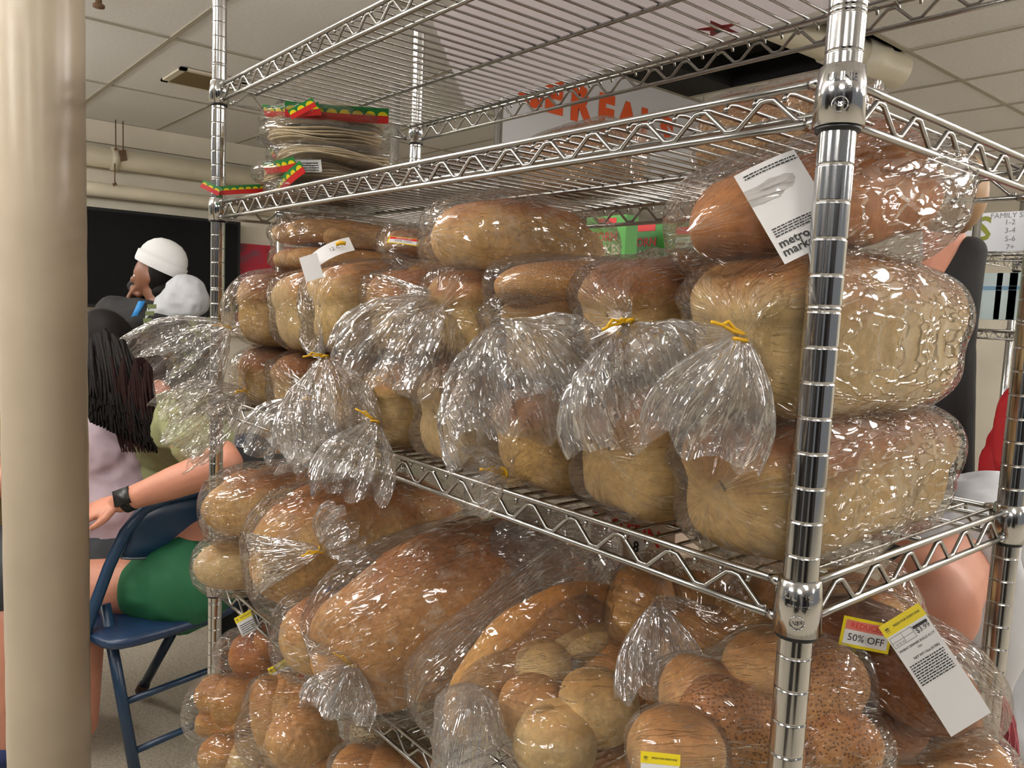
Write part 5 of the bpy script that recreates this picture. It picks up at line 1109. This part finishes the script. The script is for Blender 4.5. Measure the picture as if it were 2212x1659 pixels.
# bun at the bottom with label
t = thing('bagged_bun', 'single round golden bun at the bottom edge with a white price label', 'rolls', px(1455, 1640, 22.5), G4)
roll(t, 'bun', 1462, 1625, 22.4, 2.75, 2.6, 2.3, TAN, seed=121, nm='bun')
bagk(t, px(1462, 1625, 22.4), 3.0, 2.8, 2.5, d=CR, up=CU, seed=122, marg=.06, wr=.08, n_sec=2.2, fit=.8, p_end=2.4)
K = 1
def price_label(parent, u_, v_, d_, w_, h_, ang, tilt=.2, bend=.06, price=None, head=True):
    w_, h_ = w_ * K, h_ * K
    r = CR * math.cos(ang) + CU * math.sin(ang); uu = -CR * math.sin(ang) + CU * math.cos(ang)
    P = Patch(px(u_, v_, d_), r, unit(uu * math.cos(tilt) + CF * math.sin(tilt)), bend, 't')
    m = MB(); P.rect(m, -w_ / 2, -h_ / 2, w_ / 2, h_ / 2, 0, 0, 16); m.build('price_label', M['paper'], parent)
    m = MB(); P.rect(m, -w_ / 2 - .02, h_ / 2 - .42 * w_ / 1.6, w_ / 2 + .02, h_ / 2 + .02, .012, 0, 4); m.build('label_header', M['yellow'], parent)
    k = w_ / 1.6; m = MB()
    P.text(m, 'FRESH FOR EVERYONE', .16 * k, h_ / 2 - .2 * k, .105 * k, .02, bold=True)
    c0, c1 = -.62 * k, h_ / 2 - .2 * k      # little shopping cart
    P.rect(m, c0 - .1 * k, c1, c0 + .1 * k, c1 + .02 * k, .02, 0, 2); P.rect(m, c0 - .08 * k, c1 - .06 * k, c0 + .08 * k, c1 - .04 * k, .02, 0, 2); P.text(m, 'o o', c0, c1 - .1 * k, .09 * k, .02); P.text(m, 'w', c0, c1 + .03 * k, .16 * k, .02, bold=True)
    if price:
        P.rect(m, .15 * k, h_ / 2 - .62 * k, .72 * k, h_ / 2 - .52 * k, .02, 0, 2)
        P.text(m, price, .45 * k, h_ / 2 - .72 * k, .24 * k, .02)
        for y in (-.5, -.68, -.86): P.rect(m, -.75 * k, h_ / 2 + y * k, .12 * k, h_ / 2 + (y + .012) * k, .02, 0, 2)
        for x in (-.75, -.3, .11): P.rect(m, x * k, h_ / 2 - .86 * k, (x + .012) * k, h_ / 2 - .49 * k, .02, 0, 2)
        P.text(m, '12 25 25', -.5 * k, h_ / 2 - .78 * k, .1 * k, .02)
        P.text(m, 'WHEAT DINNER ROLLS 12 CT', 0, h_ / 2 - 1.02 * k, .105 * k, .02, bold=True); P.text(m, '12ct', 0, h_ / 2 - 1.16 * k, .1 * k, .02, bold=True)
        P.text(m, 'NET WT 12oz (0.75lb)', .1 * k, h_ / 2 - 1.42 * k, .11 * k, .02, bold=True)
        P.lines(m, -.7 * k, h_ / 2 - 2.3 * k, .65 * k, h_ / 2 - 1.52 * k, 9, .02)
    else: P.lines(m, -w_ * .4, -h_ * .4, w_ * .4, h_ * .1, 5, .02)
    m.build('label_print', M['ink'], parent, smooth=False); return P
K = 1.13
price_label(t, 1425, 1668, 20.4, 1.0, .9, -.1)
K = 1.3
# dark dinner rolls at right
t = thing('bagged_rolls', 'clear bag of dark dinner rolls with a half price sticker and long price label', 'rolls', px(1930, 1560, 23), G4)
roll(t, 'bun', 1840, 1395, 24, 4.6, 3.4, 2.6, BROWN, seed=131); roll(t, 'bun', 1965, 1460, 22.5, 3.8, 3.2, 2.4, BROWN, d=unit(CR - CU * .5), seed=132); roll(t, 'bun', 1885, 1545, 23.2, 3.0, 2.8, 1.8, BROWN, seed=133); roll(t, 'bun', 2005, 1540, 24, 2.8, 2.6, 1.8, BROWN, seed=134)
roll(t, 'bun', 1830, 1312, 26.5, 3.4, 3.2, 1.9, RUST, seed=135)
bagk(t, px(1938, 1448, 23.4), 5.4, 4.0, 4.4, d=unit(CR - CU * .55), up=unit(CU + CR * .5), seed=136, marg=.15, wr=.18, n_sec=2.4, fit=.8, p_end=2.6, mat=M['filmtight'])
sticker(t, 1872, 1372, 21.2, 1.36, .8, -.2, 'REDUCED', '50% OFF', faded=True)
P = price_label(t, 2022, 1448, 20.0, 1.18, 3.1, .55, tilt=.15, bend=.03, price='$3.99')
K = 1.36
# bun in the bottom right corner
t = thing('bagged_rolls', 'clear bag with golden buns in the bottom right corner', 'rolls', px(2070, 1650, 22), G4)
roll(t, 'bun', 2075, 1648, 22, 2.5, 2.3, 1.9, TAN, seed=141); roll(t, 'bun', 1900, 1660, 22.6, 2.4, 2.3, 1.7, GOLD, seed=142)
bagk(t, px(2000, 1655, 22.4), 4.6, 3.0, 2.6, d=CR, up=CU, seed=143, marg=.08, wr=.12, n_sec=2.2, fit=.8, p_end=2.4)
K = 1
# cereal packet at the back of the lower shelf
p = onp(1352, 1190, 1, 13.5); t = thing('cereal_box', 'honeycomb cereal box with a round number 8 badge under the middle shelf', 'cereal box', (p[0], 14.5, -13.8))
MB().box((p[0] - 3, 13.6, -13.8), (p[0] + 3.4, 15.8, -3.0)).build('carton', flat('white carton', (210, 190, 170)), t, smooth=False)
P = Patch((p[0], 13.56, p[2]), (1, 0, 0), (0, 0, 1)); m = MB(); P.rect(m, -3, -6, 3.4, -.4, 0, 0, 2); m.build('honeycomb_picture', bread('honeycomb print', (190, 130, 60), (90, 50, 30), seeds=(224, 178, 100)), t)
m = MB(); P.text(m, 'PROTEIN', -.2, 1.2, 1.3, .02, bold=True); m.build('red_lettering', M['red'], t, smooth=False)
q = onp(1375, 1182, 1, 13.5); m = MB(); pts = [(q[0] + .75 * math.cos(a), 13.48, q[2] + .75 * math.sin(a)) for a in np.linspace(0, 6.283, 25)[:-1]]; m.add(pts, [tuple(range(23, -1, -1))]); m.build('badge', M['paper'], t, smooth=False)
P = Patch((q[0], 13.44, q[2]), (1, 0, 0), (0, 0, 1)); m = MB(); P.text(m, '8', 0, 0, .9, .0, bold=True); m.build('badge_number', M['ink'], t, smooth=False)

K = 1.17
# ---------------- lowest visible tier (under the lower shelf)
G5 = 'bags of rolls under the lower shelf'
t = thing('bagged_rolls', 'bag of brown buns with yellow edged labels under the lower shelf at left', 'rolls', px(580, 1440, 49), G5)
for i, (u_, v_, s_) in enumerate(((560, 1412, 3.6), (640, 1400, 3.2), (600, 1380, 3.0), (700, 1440, 3.2))): roll(t, 'bun', u_, v_, 48.5 - i * .5, s_, s_, s_ * .8, DEEP, seed=150 + i)
bagk(t, px(615, 1410, 48), 7.6, 5, 4.4, d=CR, up=CU, seed=155, marg=.1, wr=.16, n_sec=2.4, fit=.8, p_end=2.5)
price_label(t, 610, 1455, 43.6, 1.3, 1.2, .5); sticker(t, 665, 1452, 43, 1.6, .95, 1.1, 'RED', '50% OFF'); price_label(t, 535, 1345, 47, 1.3, 1.2, .5)
t = thing('bagged_rolls', 'bag of small knobbly golden rolls outside the left post, lowest tier', 'rolls', px(495, 1520, 48), G5)
for i, (u_, v_, s_) in enumerate(((470, 1500, 2.5), (520, 1515, 3.4), (495, 1550, 2.3), (455, 1560, 1.8), (540, 1560, 2.4), (480, 1585, 1.6), (510, 1580, 1.9))): roll(t, 'bun', u_, v_, 47 - .2 * i, s_, s_, s_ * .85, GOLD, seed=160 + i)
bagk(t, px(495, 1535, 46.8), 4.6, 3.6, 4.6, d=CR, up=CU, seed=169, marg=.2, wr=.16, n_sec=2.3, fit=.8, p_end=2.4)
t = thing('bagged_rolls', 'bag of smooth scored kaiser rolls under the lower rail', 'rolls', px(660, 1600, 42), G5)
def kaiser(parent, u_, v_, d_, s_, mat, **k):
    o = roll(parent, 'bun', u_, v_, d_, s_, s_, s_ * .8, mat, nm='kaiser_roll', ns=64, nt=80, **k)
    me = o.data; n_ = len(me.vertices); c_ = np.empty(n_ * 3); me.vertices.foreach_get('co', c_); c_ = c_.reshape(-1, 3)
    ctr = W(px(u_, v_, d_)) - ORG[parent]; q = c_ - ctr; fn = unit(-CF * .85 + CU * .5); a1 = unit(CR - fn * np.dot(CR, fn)); a2 = np.cross(fn, a1)
    X, Y, Z = q @ a1, q @ a2, q @ fn; R_k = s_ * IN / 2; rr = np.hypot(X, Y) / R_k; ang = np.arctan2(Y, X) + rr * .9
    g_ = np.minimum.reduce([np.abs(np.angle(np.exp(1j * (ang - k2 * 2 * math.pi / 5)))) * rr for k2 in range(5)])
    dep_ = np.exp(-(g_ / .045) ** 2) * (Z > 0) * np.clip(1.1 - rr, 0, 1) * R_k * .12
    c_ -= dep_[:, None] * q / (np.linalg.norm(q, axis=1)[:, None] + 1e-9); me.vertices.foreach_set('co', c_.ravel()); me.update(); return o
kaiser(t, 655, 1590, 41, 3.7, TAN, seed=171); roll(t, 'roll', 585, 1545, 43, 4.2, 2.0, 2.0, TAN, d=unit(CU - CR * .15), up=unit(-CF), seed=172); kaiser(t, 640, 1505, 43.5, 3.4, TAN, seed=173); roll(t, 'bun', 690, 1650, 41, 3.2, 3, 2.6, TAN, seed=174)
bagk(t, px(640, 1580, 42), 5.6, 4.2, 5.2, d=CR, up=CU, seed=175, marg=.1, wr=.16, n_sec=2.4, fit=.8, p_end=2.5)
t = thing('bagged_rolls', 'bag of small golden rolls in the bottom left corner of the rack', 'rolls', px(490, 1640, 46), G5)
for i, (u_, v_, s_) in enumerate(((475, 1630, 2.4), (530, 1640, 2.6), (560, 1660, 2.4), (600, 1650, 2.2))): roll(t, 'bun', u_, v_, 44.5, s_, s_, s_ * .8, PALE if i % 2 else GOLD, seed=180 + i)
bagk(t, px(535, 1640, 44.6), 5, 3.4, 3.2, d=CR, up=CU, seed=185, marg=.15, wr=.2, n_sec=2.3, fit=.8, p_end=2.4)
t = thing('bagged_loaf', 'dark speckled pale loaf seen through the lower shelf wires', 'bread', px(880, 1590, 40), G5)
SPK = bread('speckled crust', (196, 178, 140), (150, 120, 70), seeds=(44, 38, 30), spot=.3)
roll(t, 'batard', 880, 1575, 39, 5.4, 4.4, 3.6, SPK, seed=191, nm='loaf'); bagk(t, px(880, 1575, 39), 5.8, 4.6, 3.9, d=CR, up=CU, seed=192, marg=.1, wr=.1)
t = thing('bagged_rolls', 'bag of golden rolls under the lower rail at the bottom edge', 'rolls', px(830, 1660, 36), G5)
for i, (u_, v_) in enumerate(((775, 1658), (840, 1655), (905, 1662))): roll(t, 'bun', u_, v_, 36.5, 2.5, 2.5, 1.7, GOLD, seed=195 + i)
bagk(t, px(835, 1652, 36.3), 4.6, 3, 2.2, d=CR, up=CU, seed=199, marg=.1, wr=.14, n_sec=2.3, fit=.8)
K = 1.1
# loose empty film at the front of the lower shelf and below the middle shelf
t = thing('crumpled_film', 'empty crumpled clear bag end standing on the lower rail', 'plastic wrap', px(1020, 1640, 27))
bagk(t, px(1000, 1620, 27.5), 4.0, 1.4, 2.8, d=unit(CU + CR * .15), up=-CF, seed=201, marg=.1, wr=.32, n_sec=2.2, fit=.8, p_end=2.2, mat=M['filmtail'])
t = thing('crumpled_film', 'loose clear film bunched at the back of the lower shelf', 'plastic wrap', px(1210, 1180, 36))
bagk(t, px(1200, 1190, 37), 6.0, 2.4, 3.4, d=CR, up=CU, seed=203, marg=.1, wr=.34, n_sec=2.2, fit=.8, p_end=2.4, mat=M['filmtail'])

K = 1.0
# ---------------- on the upper shelf (z = 14.35)
G6 = 'tortilla packets stacked on the upper shelf'
def scallop(m, P, x0, x1, y, w_, n):
    P.rect(m, x0, y - w_ / 2, x1, y + w_ / 2, 0, 0, 14); P.rect(m, x0, y - w_ / 2, x1, y, .012, 1, 14)
    for i in range(n):
        x = x0 + (i + .5) * (x1 - x0) / n; r = (x1 - x0) / n * .42; v = [(x + r * math.cos(a), y + r * .75 * math.sin(a), 0) for a in np.linspace(0, math.pi, 7)]
        m.add(P.at(np.array(v), .024), [tuple(range(7))], 2)
GRN = flat('label green', (28, 120, 52), rough=.4)
c0 = np.array([-41.0, 5.4, 14.45]); z = 14.5
specs = [(0, .3, 1.1), (-.7, -.3, 1.2), (.6, .2, 1.15), (.2, -.3, 1.4), (-.5, .1, 1.1)]
plabs = ['bottom tortilla packet of the stack, long red and green strip curling past the left post', 'second tortilla packet from the bottom, red and green strip in front', 'third tortilla packet from the bottom, green strip at its left', 'fourth tortilla packet, thick browned edge showing on the right', 'top tortilla packet of the stack with a red and green scalloped strip']
for i, (dx, dy, h_) in enumerate(specs):
    c = c0 + (dx, dy, 0); t = thing('tortilla_packet', plabs[i], 'tortillas', (c[0], c[1], z), G6)
    for k in range(5):
        zz_ = z + .1 + (h_ - .25) * k / 5; r = 3.9 + random.uniform(-.15, .1); ox, oy = random.uniform(-.15, .15), random.uniform(-.15, .15)
        q = np.linspace(0, 2 * math.pi, 40, endpoint=False); dz = .2 * np.sin(q * 2 + k * .25 + i * 1.7) + .07 * np.sin(q * 5 + k)
        rings = [np.stack([c[0] + ox + f * r * np.cos(q), c[1] + oy + f * r * np.sin(q), zz_ + g_ + dz * f * f - .12 * f * f * (k / 5)], 1) for f, g_ in ((.02, 0), (.9, 0), (1, .05), (1, .11), (.9, .17), (.02, .17))]
        mesh('tortilla', np.concatenate(rings), gf(6, 40), TORT, t)
    add_bag(t, (c[0], c[1], z + h_ / 2), 8.8, 8.4, h_ + .12, d=(-.3, -1, 0), seed=210 + i, marg=.2, wr=.22, n_sec=2.2, p_end=2.4)
    P = Patch((c[0] + .8, c[1] - 4.15, z + h_ * .55), unit((1, .12 * (i - 2), (.16, -.1, .05, .2, -.12)[i])), unit((.1, -.5, 1)), .06)
    m = MB()
    if i in (0, 1, 4): scallop(m, P, -1.6, 3.6, 0, .8, 7)
    elif i == 3: scallop(m, P, 1.8, 3.8, .2, .6, 3)
    else: scallop(m, P, -4.0, -2.2, 0, .6, 3)
    m.build('printed_strip', [GRN, M['red'], M['yellow']], t, smooth=False)
    if i == 4:
        P = Patch((c[0] + 3.9, c[1] - 1.2, z + h_ * .5), unit((.4, 1, .05)), unit((.3, -.1, 1)), .03); m = MB(); scallop(m, P, -3.4, 3.4, 0, 1.0, 8); m.build('printed_strip', [GRN, M['red'], M['yellow']], t, smooth=False)
    if i == 1:
        P = Patch((c[0] + 3.2, c[1] - 2.9, z + h_ * .6), unit((.8, .6, 0)), unit((.2, -.2, 1)), .03); m = MB(); P.rect(m, -1.4, -.4, 1.4, .4); m.build('nutrition_label', M['paper'], t); m = MB(); P.lines(m, -1.2, -.3, 1.2, .3, 4, .02); m.build('label_print', M['ink'], t)
    if i == 0:
        pa, pb = px(560, 407, 57), px(475, 412, 55.5); P = Patch((pa + pb) / 2, unit(pa - pb), CU, .02); m = MB(); scallop(m, P, -1.7, 1.9, 0, .62, 7); m.build('printed_strip', [GRN, M['red'], M['yellow']], t, smooth=False)
        P = Patch(px(455, 405, 55), unit(CR - CU * .5), unit(CU + CR * .5), .1); m = MB(); scallop(m, P, -.7, .7, 0, .6, 3); m.build('printed_strip', [GRN, M['red'], M['yellow']], t, smooth=False)
    z += h_ + .02
# sliced wheat loaves standing on the upper shelf
G7 = 'sliced wheat loaves on the upper shelf'
bagged('brown sliced loaf with a white label on the upper shelf, under the orange lettering', 'box', (-23.2, 13.0, 14.45 + 2.0), 8, 4.2, 3.9, WHEAT, d=(-1, .1, 0), seed=231, group=G7, marg=.2, wr=.16)
t = bagged('seeded brown sliced loaf on the upper shelf just left of the front post', 'box', (-9.6, 12.6, 14.45 + 1.9), 8, 4.4, 3.7, WHEAT, d=(-1, .12, 0), seed=232, group=G7, marg=.2, wr=.16)
